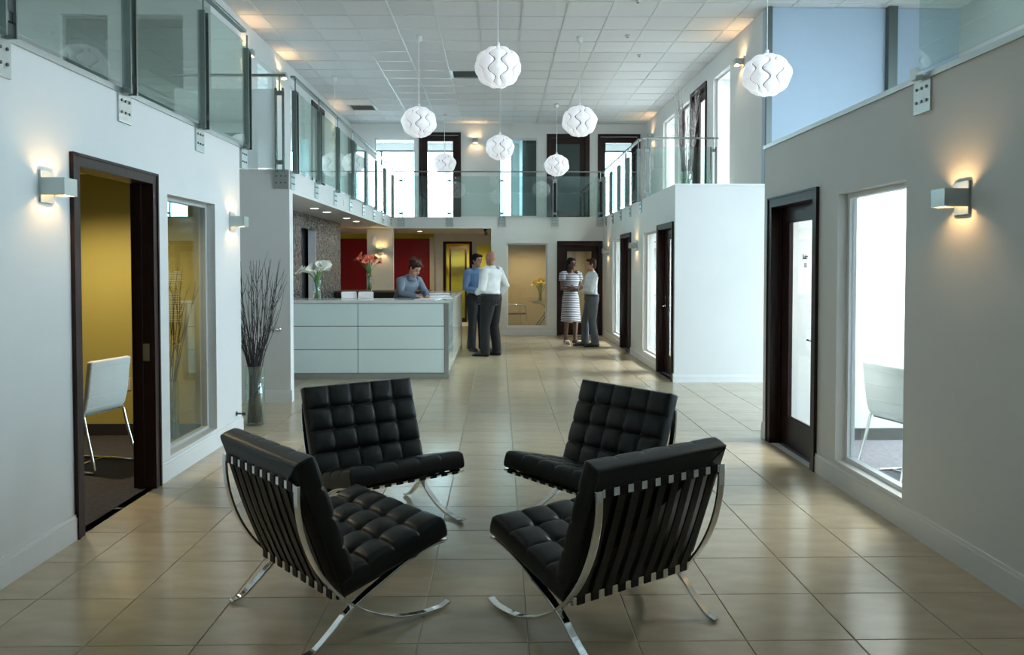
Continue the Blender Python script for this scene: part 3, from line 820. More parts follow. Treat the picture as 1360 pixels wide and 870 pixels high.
# ------------------------------------------------------------------ pendant lamps
def pendant_proto():
    t = empty('pendant_lamp')
    rx, rz, n, m, per = 0.262, 0.228, 10, 36, 3.5
    for k in range(n):
        mb = MB(); vs_, fs = [], []
        def bound(i, ph):
            return (i + 0.27 * math.sin(per * 2 * ph + 0.6) * (1 if i % 2 else -1)) * 2 * math.pi / n
        S = 6
        for a in range(m + 1):
            ph = -math.pi / 2 * 0.96 + math.pi * 0.96 * a / m
            l0, l1 = bound(k, ph), bound(k + 1, ph)
            gap = 0.045
            l0 += gap; l1 -= gap
            wdt = (l1 - l0) / (2 * math.pi / n)
            row = []
            for b in range(S + 1):
                u = b / S; th = l0 + (l1 - l0) * u
                bulge = 1 + 0.055 * math.sin(math.pi * u) * wdt - 0.02
                row.append((rx * bulge * math.cos(ph) * math.cos(th), rx * bulge * math.cos(ph) * math.sin(th), rz * bulge * math.sin(ph)))
            row = [tuple(c * 0.955 for c in row[0])] + row + [tuple(c * 0.955 for c in row[-1])]
            vs_ += row
        W = S + 3
        for a in range(m):
            for b in range(W - 1):
                i = a * W + b; fs.append((i, i + 1, i + W + 1, i + W))
        mb.add(vs_, fs).build('shade_panel', 'shade_white', t, True)
    MB().ell((0, 0, 0), (rx * 0.93, rx * 0.93, rz * 0.93), 24, 14).build('gap_shadow_globe', 'gap_shadow', t, True)  # grey core puts shadow into the gaps between the panels
    MB().tube([(0, 0, rz * 0.93), (0, 0, rz + 0.05)], 0.022, 10).build('lamp_holder', 'plastic_white', t)
    return t
PEND = [(-0.005, 9.0, 3.85, 'large pendant lamp hanging highest, nearest to us over the middle'),
        (-1.22, 12.0, 3.77, 'pendant lamp hanging just above the bright far gallery window'),
        (1.25, 12.0, 3.79, 'pendant lamp hanging before the tall grey glass gallery door'),
        (0.03, 14.6, 3.78, 'pendant lamp straight below the largest one, before the frosted window'),
        (1.27, 16.95, 3.75, 'smallest pendant lamp hanging just in front of the far glass railing'),
        (3.02, 8.74, 3.71, 'pendant lamp hanging in front of the blue daylit wall'),
        (-1.26, 18.25, 3.96, 'pendant lamp hanging behind the far glass railing before the bright gallery door'),
        (-3.05, 14.6, 3.45, 'pendant lamp hanging behind the gallery glass above the reception')]
pl0 = pendant_proto()
PENDS = []
for k, (x, y, z, lab) in enumerate(PEND):
    p = pl0 if k == 0 else copy_tree(pl0)
    p.location = (x, y, z); p.rotation_euler = (0, 0, 0.37 * k)
    tag(p, lab, 'lamp', 'round white pendant lamps')
    PENDS.append(p)
for p in PENDS:
    z = p.location.z
    MB().tube([(0, 0, 0.25), (0, 0, CE - z - 0.02)], 0.0055, 6).build('cord', 'plastic_white', p)
    MB().lathe([(0.05, CE - z - 0.0), (0.05, CE - z - 0.06), (0.035, CE - z - 0.085), (0.008, CE - z - 0.09)], 16).build('ceiling_canopy', 'plastic_white', p, True)

# ------------------------------------------------------------------ wall sconces
def sconce(axis, a, s, z, label, power=5.0):
    rz = {'right': R(-90), 'left': R(90), 'far': 0}[axis]
    t = empty('wall_sconce', (a, s, z) if axis != 'far' else (s, a, z), rz)
    tag(t, label, 'sconce', 'up and down wall sconces')
    link('back_plate', sc_plate, t); link('shade', sc_shade, t); link('bulb', sc_bulb, t)
    l = bpy.data.lights.new('sconce_light', 'POINT'); l.energy = power * 1.7; l.color = (1.0, 0.60, 0.25); l.shadow_soft_size = 0.018
    o = bpy.data.objects.new('sconce_light', l); col.objects.link(o); o.parent = t; o.location = (0, -0.055, 0)
    return t
sc_plate = MB().box(-0.062, 0.062, -0.012, 0, -0.085, 0.085).mesh('back_plate', 'steel')
mb = MB(); w, d0, d1, hh, th = 0.062, -0.0125, -0.135, 0.046, 0.005
mb.box(-w, -w + th, d1, d0, -hh, hh); mb.box(w - th, w, d1, d0, -hh, hh); mb.box(-w + th, w - th, d1, d1 + th, -hh, hh)
mb.box(-0.02, 0.02, -0.05, -0.012, -0.012, 0.012)
sc_shade = mb.mesh('shade', 'steel')
sc_bulb = MB().ell((0, -0.075, 0), (0.016, 0.016, 0.030), 10, 6).mesh('bulb', 'bulb_warm', True)
sconce('left', XL, 4.20, 1.985, 'sconce on the pale wall close to the open doorway', 9)
sconce('left', XL, 7.09, 1.965, 'sconce at the end of the pale wall above the twig vase', 9)
sconce('right', XR, 3.99, 1.915, 'sconce on the shaded wall beside the bright office window', 9)
sconce('right', XRF, 16.6, 1.88, 'sconce in the far corner next to the narrow bright window', 10)
sconce('right', XRF, 13.18, 1.91, 'sconce between the two dark doors of the far wall', 10)
sconce('far', YF, -2.62, 1.90, 'sconce on the cream pier behind the reception desk', 12)
sconce('left', -XU, 11.3, 4.62, 'gallery sconce nearest to us above the frosted panel', 16)
sconce('left', -XU, 13.05, 4.72, 'gallery sconce just above the railing corner', 16)
sconce('left', -XU, 17.25, 4.45, 'gallery sconce beyond the dark gallery door', 16)
sconce('far', YU, -0.57, 4.64, 'gallery sconce between the bright far door and the frosted window', 16)
sconce('right', XU, 18.3, 4.62, 'gallery sconce in the corner above the short railing', 18)
sconce('right', XU, 11.6, 4.60, 'gallery sconce beside the pendant lamp before the blue wall', 18)

# recessed downlights under the gallery and unseen lamps put in to light inner rooms
def downlight(x, y, z, label, power, color=(1.0, 0.80, 0.52), r=0.06, group=None):
    t = empty('downlight', (x, y, z)); tag(t, label, 'downlight', group)
    MB().lathe([(r + 0.02, 0.0), (r + 0.02, -0.006), (r, -0.008), (r, 0.0)], 20).build('trim_ring', 'plastic_white', t)
    MB().lathe([(r, -0.001), (r, -0.004)], 20).build('lens', 'bulb_white', t)
    l = bpy.data.lights.new('downlight_light', 'SPOT'); l.energy = power; l.color = color; l.spot_size = R(150); l.spot_blend = 0.6; l.shadow_soft_size = r
    o = bpy.data.objects.new('downlight_light', l); col.objects.link(o); o.parent = t; o.location = (0, 0, -0.02)
    return t
for y, o_ in ((11.3, 'first'), (12.1, 'second'), (13.65, 'third'), (14.6, 'fourth')):
    downlight(-2.66, y, SO, '%s recessed downlight from the grey wall end under the gallery' % o_, 9, group='downlights over the reception')
downlight(-3.55, 6.1, SO, 'downlight in the ceiling of the ochre office', 150)
downlight(-4.2, 17.0, SO, 'added unseen downlight in front of the deep red wall', 40)
downlight(-1.9, 18.8, SO, 'added unseen downlight between the desk and the back wall', 40)
downlight(-1.0, 21.2, SO, 'added unseen downlight in the yellow back room', 110, (1, 0.92, 0.7))
downlight(0.7, 18.9, SO, 'added unseen downlight in the tan office behind the far window', 120)
downlight(1.9, 18.6, SO, 'added unseen downlight behind the far dark glazed door', 50)

# ------------------------------------------------------------------ reception desk
XD, YD, ZD = -0.69, 10.7, 1.09
desk = empty('reception_desk', (XD, YD, 0)); tag(desk, 'long reception desk clad in pale aqua glass panels with a white top', 'desk')
XW = -2.425     # runs left to the mosaic wall (desk-local)
mb = MB()
mb.box(XW, -0.03, 0.03, 0.60, 0.075, ZD - 0.04); mb.box(-0.60, -0.03, 0.60, 3.85, 0.075, ZD - 0.04)
mb.build('carcass', 'black', desk)
mb = MB(); mb.box(XW, -0.02, 0.012, 0.58, 0.0, 0.075); mb.box(-0.58, -0.02, 0.58, 3.85, 0.0, 0.075)
mb.build('kick_base', 'steel', desk)
mb = MB(); mb.box(XW, 0.012, -0.02, 0.66, ZD - 0.04, ZD); mb.box(-0.66, 0.012, 0.66, 3.85, ZD - 0.04, ZD)
bevel(mb.build('counter_top', 'counter', desk), 0.003)
MB().box(-0.055, 0.0, 0.0, 0.055, 0.0, ZD - 0.04).build('corner_post', 'steel', desk)
rows = [(0.085, 0.405), (0.413, 0.728), (0.736, ZD - 0.046)]
for x0, x1 in ((-2.425, -1.252), (-1.244, -0.06)):
    for z0, z1 in rows: bevel(MB().box(x0, x1, 0.006, 0.03, z0, z1).build('glass_panel', 'aqua', desk), 0.002)
for y0, y1 in ((0.065, 1.30), (1.308, 2.55), (2.558, 3.80)):
    for z0, z1 in rows: bevel(MB().box(-0.03, -0.006, y0, y1, z0, z1).build('glass_panel', 'aqua', desk), 0.002)
MB().box(-0.62, 0.004, 3.85, 3.90, 0.0, ZD).build('end_panel', 'desk_wood', desk)
bc = empty('back_counter', (-1.94, 15.0, 0)); tag(bc, 'low black back counter with a brown top behind the receptionist', 'counter')
MB().box(-1.16, 0.62, -0.25, 0.3, 0.0, ZD - 0.03).build('carcass', 'black', bc)
MB().box(-1.17, 0.64, -0.28, 0.32, ZD - 0.03, ZD).build('counter_top', 'wood_mid', bc)

# ------------------------------------------------------------------ people
def remeshed(mb, name, mname, parent, voxel=0.008, it=3, fac=0.5):
    """One continuous skin over the overlapping volumes in mb."""
    me = mb.mesh(name, mname)
    t = bpy.data.objects.new(name + '_tmp', me); col.objects.link(t)
    r = t.modifiers.new('r', 'REMESH'); r.mode = 'VOXEL'; r.voxel_size = voxel
    s = t.modifiers.new('s', 'SMOOTH'); s.factor = fac; s.iterations = it
    dg = bpy.context.evaluated_depsgraph_get(); dg.update()
    out = bpy.data.meshes.new_from_object(t.evaluated_get(dg))
    bpy.data.objects.remove(t); bpy.data.meshes.remove(me)
    out.name = name
    out.materials.clear(); out.materials.append(MATS[mname])
    out.polygons.foreach_set('use_smooth', [True] * len(out.polygons))
    return link(name, out, parent)

def hand(mb, wrist, d, nrm, thumb, curl=0.5, s=1.0):
    """Palm and five fingers; d points along the hand, nrm out of the back of the hand, thumb towards the thumb's side."""
    w = Vector(wrist); d = Vector(d).normalized(); th = Vector(thumb); th = (th - d * th.dot(d)).normalized()
    n_ = th.cross(d); n_ = n_ if n_.dot(Vector(nrm)) > 0 else -n_
    mb.loft([w, w + d * 0.03 * s, w + d * 0.06 * s, w + d * 0.09 * s], [(0.026 * s, 0.020 * s), (0.036 * s, 0.018 * s), (0.041 * s, 0.016 * s), (0.040 * s, 0.014 * s)], xdir=th, n=12, rnd=True)
    for k, (o, ln) in enumerate(((0.030, 0.072), (0.010, 0.082), (-0.010, 0.076), (-0.029, 0.058))):
        p = w + d * 0.088 * s + th * o * s; dd = d.copy(); pts = [p - d * 0.015 * s, p]
        for q in (0.45, 0.30, 0.25):
            dd = (Matrix.Rotation(-curl * 0.75, 3, th.cross(Vector((0, 0, 1))) if False else th) @ dd)
            if dd.dot(n_) > 0 and curl > 0: dd = dd - n_ * 2 * dd.dot(n_)
            p = p + dd * ln * q * s; pts.append(p)
        mb.loft(pts, [(0.0092 * s,) * 2] * 2 + [(0.0090 * s,) * 2, (0.0084 * s,) * 2, (0.0074 * s,) * 2], n=8, rnd=True)
    p = w + d * 0.028 * s + th * 0.028 * s
    t1 = (d * 0.75 + th * 0.62 - n_ * 0.2).normalized()
    mb.loft([p, p + t1 * 0.035 * s, p + t1 * 0.035 * s + (d * 0.95 + th * 0.15 - n_ * 0.25).normalized() * 0.032 * s], [(0.013 * s,) * 2, (0.0115 * s,) * 2, (0.0095 * s,) * 2], n=8, rnd=True)

BASE = dict(pelvis=(0, 0.01, 0.95), waist=(0, 0.0, 1.09), chest=(0, -0.01, 1.29), neck=(0, 0.015, 1.47), head=(0, -0.015, 1.635),
            shL=(0.185, 0.01, 1.425), elL=(0.235, 0.04, 1.13), wrL=(0.24, -0.06, 0.89), shR=(-0.185, 0.01, 1.425), elR=(-0.235, 0.04, 1.13), wrR=(-0.24, -0.06, 0.89),
            hipL=(0.085, 0.01, 0.92), knL=(0.10, -0.015, 0.50), anL=(0.105, 0.02, 0.09), toL=(0.125, -0.15, 0.03),
            hipR=(-0.085, 0.01, 0.92), knR=(-0.10, -0.015, 0.50), anR=(-0.105, 0.02, 0.09), toR=(-0.125, -0.15, 0.03))

def person(label, loc, face, height, pose, skin, hair, top, bottom, shoes, look=(0, -1, -0.03), sleeve='long', dress=False, build=1.0, group='people in the hall', hands=None, skirt_w=1.0):
    t = empty('person', loc, math.atan2(face[0], -face[1])); tag(t, label, 'person', group)
    k = height / 1.755
    J = {a: Vector(b) for a, b in BASE.items()}
    for a, b in pose.items(): J[a] = Vector(b)
    J = {a: v * k for a, v in J.items()}
    B = build * k
    look = Vector(look).normalized(); side = Vector((0, 0, 1)).cross(look); side.normalize(); side = -side if side.x < 0 else side
    up = side.cross(look); up = up if up.z > 0 else -up
    rot = Matrix((side, look, up)).transposed()     # columns: x side, y forward, z up
    hc = J['head']
    H = lambda x, y, z: hc + rot @ (Vector((x, y, z)) * k)
    def torso(mb, g):
        q = 0.88 if g == 0 else 1.12
        pel, wa, ch, ne = J['pelvis'], J['waist'], J['chest'], J['neck']
        low = pel + (pel - wa).normalized() * 0.10 * k
        shm = (J['shL'] + J['shR']) / 2
        upp = shm * 0.75 + ne * 0.25
        mb.loft([low, pel, (pel + wa) / 2, wa, (wa + ch) / 2, ch, shm - (shm - ch) * 0.25, upp, ne],
                [(0.115 * B + g, 0.085 * B + g), (0.160 * B + g, 0.112 * B + g), (0.152 * B + g, 0.105 * B + g), (0.142 * B + g, 0.098 * B + g), (0.152 * B + g, 0.105 * B + g), (0.165 * B + g, 0.112 * B + g), (0.168 * B * q + g, 0.100 * B * q + g), (0.125 * B * q + g, 0.080 * B * q + g), (0.064 * k * q + g, 0.062 * k * q + g)],
                xdir=J['shL'] - J['shR'], n=20, rnd=False)
    def arm(mb, s, g, frac=1.0):
        a, e, w = J['sh' + s], J['el' + s], J['wr' + s]
        inn = a + ((J['shL'] + J['shR']) / 2 - a) * 0.35
        pts = [inn, a, a + (e - a) * 0.5, e]; q = 0.86 if g == 0 else 1.0; rr = [(0.066 * B * q + g,) * 2, (0.060 * B * q + g,) * 2, (0.049 * B + g,) * 2, (0.042 * B + g,) * 2]
        if frac >= 1: pts += [e + (w - e) * 0.45, w]; rr += [(0.040 * B + g,) * 2, (0.027 * k + g,) * 2]
        else:
            pts = [inn, a, a + (e - a) * frac]; rr = [(0.068 * B + g,) * 2, (0.062 * B + g,) * 2, (0.055 * B + g * 1.5,) * 2]
        mb.loft(pts, rr, n=12, rnd=frac >= 1 and g == 0)
    def leg(mb, s, g, flare=0.0):
        a, e, w = J['hip' + s], J['kn' + s], J['an' + s]
        mb.loft([a + Vector((0, 0, 0.05 * k)), a + (e - a) * 0.12, a + (e - a) * 0.5, e, e + (w - e) * 0.35, w + (e - w) * 0.12, w - Vector((0, 0, 0.045 * k if g else 0))],
                [(0.088 * B + g,) * 2, (0.086 * B + g,) * 2, (0.074 * B + g,) * 2, (0.055 * B + g,) * 2, (0.054 * B + g,) * 2, (0.040 * k + g + flare,) * 2, (0.037 * k + g + flare * 1.3,) * 2], n=14, rnd=g == 0)
    def foot(mb, s, g=0.0, z=0.0):
        a, o = J['an' + s], J['to' + s]
        heel = a + (a - o) * 0.28; heel.z = 0.045 * k
        mid = a * 0.5 + o * 0.5; mid.z = 0.045 * k
        mb.loft([Vector((heel.x, heel.y, 0.042 * k)), Vector((a.x, a.y, 0.052 * k)), mid, Vector((o.x, o.y, 0.030 * k)), o + (o - a).normalized() * 0.06 * k - Vector((0, 0, 0.004))],
                [(0.030 * k + g, 0.036 * k + g), (0.036 * k + g, 0.044 * k + g), (0.044 * k + g, 0.038 * k + g), (0.046 * k + g, 0.026 * k + g), (0.030 * k + g, 0.018 * k + g)], xdir=(o - a).cross(Vector((0, 0, 1))), n=14, rnd=True)
        mb.loft([a, Vector((a.x, a.y, 0.05 * k))], [(0.036 * k + g,) * 2, (0.04 * k + g,) * 2], n=10)
    # the body, one continuous skin
    b = MB()
    torso(b, 0)
    for s in 'LR':
        arm(b, s, 0); leg(b, s, 0); foot(b, s)
        e, w = J['el' + s], J['wr' + s]
        hd = (hands or {}).get(s)
        d = (w - e).normalized() if not hd else Vector(hd[0])
        nr = Vector((1 if s == 'L' else -1, 0, 0)) if not hd else Vector(hd[1])
        thv = Vector((0, -1, 0.1)) if not hd else Vector(hd[2])
        hand(b, w - d * 0.01, d, nr, thv, 0.45, k)
    b.loft([J['neck'] - Vector((0, 0, 0.05 * k)), J['neck'] + (hc - J['neck']) * 0.3, H(0, -0.02, -0.04)], [(0.060 * k,) * 2, (0.052 * k,) * 2, (0.052 * k,) * 2], n=14)
    b.ell(H(0, -0.012, 0.022), (0.073 * k, 0.092 * k, 0.098 * k), 20, 14, rot)
    b.ell(H(0, 0.022, -0.052), (0.054 * k, 0.062 * k, 0.064 * k), 16, 12, rot)
    b.ell(H(0, 0.066, -0.098), (0.022 * k, 0.020 * k, 0.018 * k), 10, 8, rot)
    b.loft([H(0, 0.078, 0.012), H(0, 0.098, -0.018), H(0, 0.090, -0.034)], [(0.010 * k,) * 2, (0.014 * k,) * 2, (0.013 * k,) * 2], n=10, rnd=True)
    for sx in (-1, 1): b.ell(H(sx * 0.076, -0.012, -0.008), (0.011 * k, 0.020 * k, 0.032 * k), 10, 8, rot)
    remeshed(b, 'body', skin, t, 0.0065, 3)
    # face
    for sx in (-1, 1):
        MB().ell(H(sx * 0.030, 0.077, 0.008), (0.013 * k, 0.007 * k, 0.007 * k), 10, 6, rot).build('eye', 'black', t, True)
        MB().loft([H(sx * 0.014, 0.084, 0.026), H(sx * 0.032, 0.081, 0.031), H(sx * 0.050, 0.068, 0.024)], [(0.004 * k,) * 2] * 3, n=6).build('eyebrow', hair[1], t, True)
    MB().loft([H(-0.022, 0.076, -0.062), H(0, 0.084, -0.061), H(0.022, 0.076, -0.062)], [(0.004 * k, 0.006 * k), (0.006 * k, 0.008 * k), (0.004 * k, 0.006 * k)], n=8).build('mouth', 'lip', t, True)
    # hair
    hm = MB(); style = hair[0]
    if style in ('short', 'long', 'up'):
        hm.ell(H(0, -0.028, 0.042), (0.082 * k, 0.094 * k, 0.096 * k), 20, 12, rot)
        hm.ell(H(0, -0.060, -0.01), (0.074 * k, 0.060 * k, 0.075 * k), 16, 10, rot)
        hm.loft([H(-0.055, 0.058, 0.085), H(0, 0.068, 0.095), H(0.055, 0.058, 0.085)], [(0.022 * k,) * 2, (0.026 * k,) * 2, (0.022 * k,) * 2], n=10, rnd=True)
        for sx in (-1, 1): hm.ell(H(sx * 0.072, 0.012, 0.03), (0.014 * k, 0.030 * k, 0.045 * k), 10, 8, rot)
    if style == 'long':
        for sx in (-1, 0, 1):
            hm.loft([H(sx * 0.060, -0.045, 0.05), H(sx * 0.085, -0.045, -0.06), H(sx * 0.090, -0.055, -0.17), H(sx * 0.080, -0.060, -0.22)], [(0.045 * k,) * 2, (0.042 * k,) * 2, (0.036 * k,) * 2, (0.018 * k,) * 2], n=12, rnd=True)
    if style == 'up':
        rd = random.Random(3)
        for q in range(16):
            a = q * 0.9; hm.ell(H(0.07 * math.cos(a), -0.05 + 0.06 * math.sin(a), 0.05 + 0.06 * rd.random()), (0.045 * k, 0.045 * k, 0.042 * k), 10, 7)
        hm.ell(H(0, -0.105, 0.06), (0.055 * k, 0.050 * k, 0.055 * k), 12, 9)
    if style != 'bald': remeshed(hm, 'hair', hair[1], t, 0.008, 2)
    # clothes
    c = MB(); g = 0.019 * k
    if dress:
        pel, wa, ch = J['pelvis'], J['waist'], J['chest']
        shm = (J['shL'] + J['shR']) / 2; ne = J['neck']
        W = skirt_w
        c.loft([Vector((pel.x, pel.y - 0.01, 0.46 * k)), Vector((pel.x, pel.y - 0.005, 0.62 * k)), Vector((pel.x, pel.y, 0.78 * k)), pel, (pel + wa) / 2, wa, (wa + ch) / 2, ch, shm - (shm - ch) * 0.25, shm * 0.8 + ne * 0.2],
               [(0.215 * k * W, 0.175 * k * W), (0.205 * k * W, 0.16 * k * W), (0.195 * k, 0.145 * k), (0.180 * k, 0.135 * k), (0.160 * k, 0.118 * k), (0.145 * k, 0.108 * k), (0.16 * k, 0.122 * k), (0.178 * k, 0.130 * k), (0.178 * k, 0.110 * k), (0.120 * k, 0.088 * k)],
               xdir=J['shL'] - J['shR'], n=24)
        for s in 'LR': arm(c, s, g, 0.45)
        remeshed(c, 'dress', top, t, 0.010, 3)
    else:
        torso(c, g)
        for s in 'LR': arm(c, s, g * 0.9, 1.0 if sleeve == 'long' else 0.6)
        remeshed(c, 'shirt', top, t, 0.010, 2)
        col_ = MB()
        col_.loft([J['neck'] + Vector((0, 0, -0.030 * k)), J['neck'] + (hc - J['neck']) * 0.24], [(0.098 * k, 0.090 * k), (0.064 * k, 0.063 * k)], n=16)
        col_.build('collar', top, t, True)
        p = MB()
        pel = J['pelvis']
        p.loft([J['hipL'] * 0.5 + J['hipR'] * 0.5 - Vector((0, 0, 0.06 * k)), pel, pel + (J['waist'] - pel) * 0.55], [(0.15 * B + g, 0.11 * B + g), (0.166 * B + g * 1.5, 0.118 * B + g * 1.5), (0.156 * B + g * 1.6, 0.110 * B + g * 1.6)], xdir=(1, 0, 0), n=20)
        for s in 'LR': leg(p, s, g * 1.2, 0.016 * k)
        remeshed(p, 'trousers', bottom, t, 0.010, 2)
        q = pel + (J['waist'] - pel) * 0.58
        MB().loft([q - Vector((0, 0, 0.018 * k)), q + Vector((0, 0, 0.016 * k))], [(0.156 * B + g * 1.9, 0.110 * B + g * 1.9)] * 2, xdir=(1, 0, 0), n=24).build('belt', 'shoe_black', t, True)
    for s in 'LR':
        f = MB()
        if shoes == 'sandal':
            a, o = J['an' + s], J['to' + s]; dv = (o - a); dv.z = 0; dv.normalize(); sd = dv.cross(Vector((0, 0, 1)))
            heel = Vector((a.x, a.y, 0.006)) - dv * 0.05; f.loft([heel, Vector((a.x, a.y, 0.006)) + dv * 0.08, Vector((o.x, o.y, 0.006)) + dv * 0.055], [(0.034, 0.008), (0.042, 0.008), (0.036, 0.008)], xdir=sd, n=12)
            for u in (0.10, 0.14):
                m_ = Vector((a.x, a.y, 0.035)) + dv * u; f.loft([m_ - sd * 0.052 - Vector((0, 0, 0.03)), m_ - sd * 0.03 + Vector((0, 0, 0.035)), m_ + sd * 0.03 + Vector((0, 0, 0.035)), m_ + sd * 0.052 - Vector((0, 0, 0.03))], [(0.009, 0.009)] * 4, n=8)
            f.build('sandal', shoes, t, True)
        else:
            foot(f, s, 0.008); remeshed(f, 'shoe', shoes, t, 0.008, 2)
    return t

person('woman in a grey-blue shirt leaning over the reception desk, looking down', (-1.45, 11.78, 0), (0.72, -0.69), 1.70,
       dict(pelvis=(0, 0.10, 0.94), waist=(0, 0.03, 1.08), chest=(0, -0.10, 1.28), neck=(0, -0.20, 1.43), head=(0, -0.30, 1.575), shL=(0.175, -0.16, 1.385), shR=(-0.175, -0.16, 1.385),
            elL=(0.23, -0.26, 1.20), elR=(-0.23, -0.24, 1.20), wrL=(0.12, -0.44, 1.145), wrR=(-0.10, -0.46, 1.145), hipL=(0.085, 0.10, 0.91), hipR=(-0.085, 0.10, 0.91), knL=(0.10, 0.05, 0.50), knR=(-0.10, 0.05, 0.50)),
       'skin_light', ('up', 'hair_brown'), 'cloth_greyblue', 'cloth_charcoal', 'shoe_black', look=(0.1, -0.80, -0.6), sleeve='long', build=0.95,
       hands=dict(L=((-0.3, -0.9, -0.1), (0, 0, 1), (-1, 0, 0)), R=((0.2, -0.95, -0.1), (0, 0, 1), (1, 0, 0))))
person('man in a blue shirt and dark trousers facing us beside the desk end', (-0.40, 14.25, 0), (0.55, -0.83), 1.78,
       dict(elL=(0.25, -0.01, 1.14), elR=(-0.25, -0.01, 1.14), wrL=(0.06, -0.24, 1.10), wrR=(-0.05, -0.25, 1.07), anL=(0.12, -0.02, 0.09), toL=(0.15, -0.19, 0.03)),
       'skin_tan', ('short', 'hair_dark'), 'cloth_blue', 'cloth_denim', 'shoe_black', look=(0.25, -1, -0.04),
       hands=dict(L=((-0.9, -0.3, 0.0), (0, -1, 0.2), (0, 0, 1)), R=((0.9, -0.2, 0.1), (0, -1, 0), (0, 0, 1))))
person('bald man in a white shirt and black trousers seen from behind', (-0.13, 13.45, 0), (-0.78, 0.62), 1.82,
       dict(elR=(-0.285, 0.10, 1.17), wrR=(-0.215, -0.06, 0.985), elL=(0.24, 0.0, 1.13), wrL=(0.10, -0.22, 1.05), anR=(-0.11, 0.04, 0.09), knL=(0.11, -0.04, 0.5), anL=(0.13, -0.02, 0.09), toL=(0.17, -0.18, 0.03)),
       'skin_tan', ('bald', 'hair_dark'), 'cloth_white', 'cloth_black', 'shoe_black', look=(-0.1, -1, -0.02), build=1.12,
       hands=dict(R=((0.35, -0.75, -0.5), (-1, 0, 0.1), (0, -0.4, 1)), L=((-0.8, -0.5, 0.1), (0, -1, 0), (0, 0, 1))))
person('woman in a white and navy striped dress standing with crossed arms', (1.45, 15.5, 0), (0.42, -0.91), 1.72,
       dict(elL=(0.225, -0.02, 1.13), elR=(-0.225, -0.02, 1.13), wrL=(-0.03, -0.20, 1.14), wrR=(0.04, -0.225, 1.11), anL=(0.07, -0.05, 0.09), toL=(0.12, -0.21, 0.03), knL=(0.085, -0.05, 0.50), anR=(-0.10, 0.05, 0.09), toR=(-0.13, -0.11, 0.03)),
       'skin_brown', ('long', 'hair_dark'), 'dress_stripes', None, 'sandal', look=(0.35, -1, 0.0), dress=True, build=0.92, sleeve='short',
       hands=dict(L=((-0.95, 0.05, 0.1), (0, -1, 0), (0, 0, 1)), R=((0.95, 0.05, 0.1), (0, -1, 0), (0, 0, 1))))
person('man in a white shirt and grey trousers facing the woman in stripes', (1.80, 15.0, 0), (-0.96, -0.12), 1.70,
       dict(elL=(0.23, -0.06, 1.12), elR=(-0.23, -0.06, 1.12), wrL=(-0.02, -0.22, 1.20), wrR=(0.03, -0.24, 1.15), knR=(-0.10, -0.10, 0.50), anR=(-0.10, -0.10, 0.09), toR=(-0.115, -0.27, 0.03), knL=(0.10, 0.0, 0.5), anL=(0.10, 0.06, 0.09), toL=(0.12, -0.11, 0.03)),
       'skin_tan', ('short', 'hair_brown'), 'cloth_white', 'cloth_charcoal', 'shoe_black', look=(0.0, -1, 0.02),
       hands=dict(L=((-0.9, 0.05, 0.35), (0, -1, 0), (0, 0, 1)), R=((0.9, 0.05, 0.3), (0, -1, 0), (0, 0, 1))))

# ------------------------------------------------------------------ vases, flowers, twigs
def cyl_vase(t, r, h, water=0.0):
    mb = MB(); th = 0.004
    mb.lathe([(r, 0.0), (r, h), (r - th, h), (r - th, 0.015)], 28)
    mb.build('vase', 'vase_glass', t, True)
def twig_vase(label, loc, r, h, top, spread, n, m, seed, lean=(0, 0)):
    t = empty('twig_vase', loc); tag(t, label, 'vase', 'glass vases with tall twigs')
    cyl_vase(t, r, h)
    rd = random.Random(seed)
    for k in range(n):
        a = rd.random() * 2 * math.pi; b = a + rd.uniform(-1.6, 1.6)
        rb = r * 0.85 * rd.random() ** 0.5; rt = r * 0.88 * rd.random() ** 0.4
        ln = top * rd.uniform(0.78, 1.0); sp = spread * rd.uniform(0.35, 1.0)
        ph = rd.random() * 6
        ctrl = []
        for q in range(8):
            u = q / 7; z = 0.02 + (ln - 0.02) * u
            uv = h / ln
            if u <= uv: x = rb * math.cos(b) + (rt * 0.8 * math.cos(a) - rb * math.cos(b)) * (u / uv); y = rb * math.sin(b) + (rt * 0.8 * math.sin(a) - rb * math.sin(b)) * (u / uv)
            else:
                w_ = (u - uv) / (1 - uv); e = w_ ** 0.8
                x = rt * 0.8 * math.cos(a) + (sp * math.cos(a) + lean[0]) * e; y = rt * 0.8 * math.sin(a) + (sp * math.sin(a) + lean[1]) * e
                x += 0.012 * math.sin(ph + 9 * u); y += 0.012 * math.cos(ph * 1.3 + 8 * u)
            ctrl.append((x, y, z))
        pts = spline(ctrl, 3); N = len(pts)
        r0 = rd.uniform(0.0045, 0.007)
        mb = MB(); mb.tube(pts, [r0 * (1 - 0.72 * i / (N - 1)) for i in range(N)], 5)
        for q in range(rd.randint(1, 3)):   # side shoots
            i = rd.randint(int(N * 0.45), N - 4); p = pts[i]; dv = (pts[i + 1] - pts[i]).normalized()
            aa = rd.random() * 6.28; sd = Vector((math.cos(aa), math.sin(aa), 0)) * 0.45
            L = rd.uniform(0.10, 0.26) * top / 1.6
            mb.tube([p, p + (dv + sd) * L * 0.5, p + (dv * 1.25 + sd) * L], [r0 * 0.5, r0 * 0.4, r0 * 0.2], 4)
        mb.build('branch', m, t, True)
    return t
twig_vase('tall glass vase of dark twigs on the floor at the end of the pale wall', (-2.40, 7.66, 0), 0.092, 0.58, 1.66, 0.33, 44, 'twig', 11)
twig_vase('glass vase of twigs inside the ochre office behind its window', (-2.90, 6.84, 0.004), 0.085, 0.55, 1.55, 0.19, 22, 'twig', 12)
twig_vase('tall bundle of pale twigs standing on the gallery behind the white wall', (3.18, 13.1, FU), 0.10, 0.5, 1.95, 0.16, 34, 'twig_pale', 13)
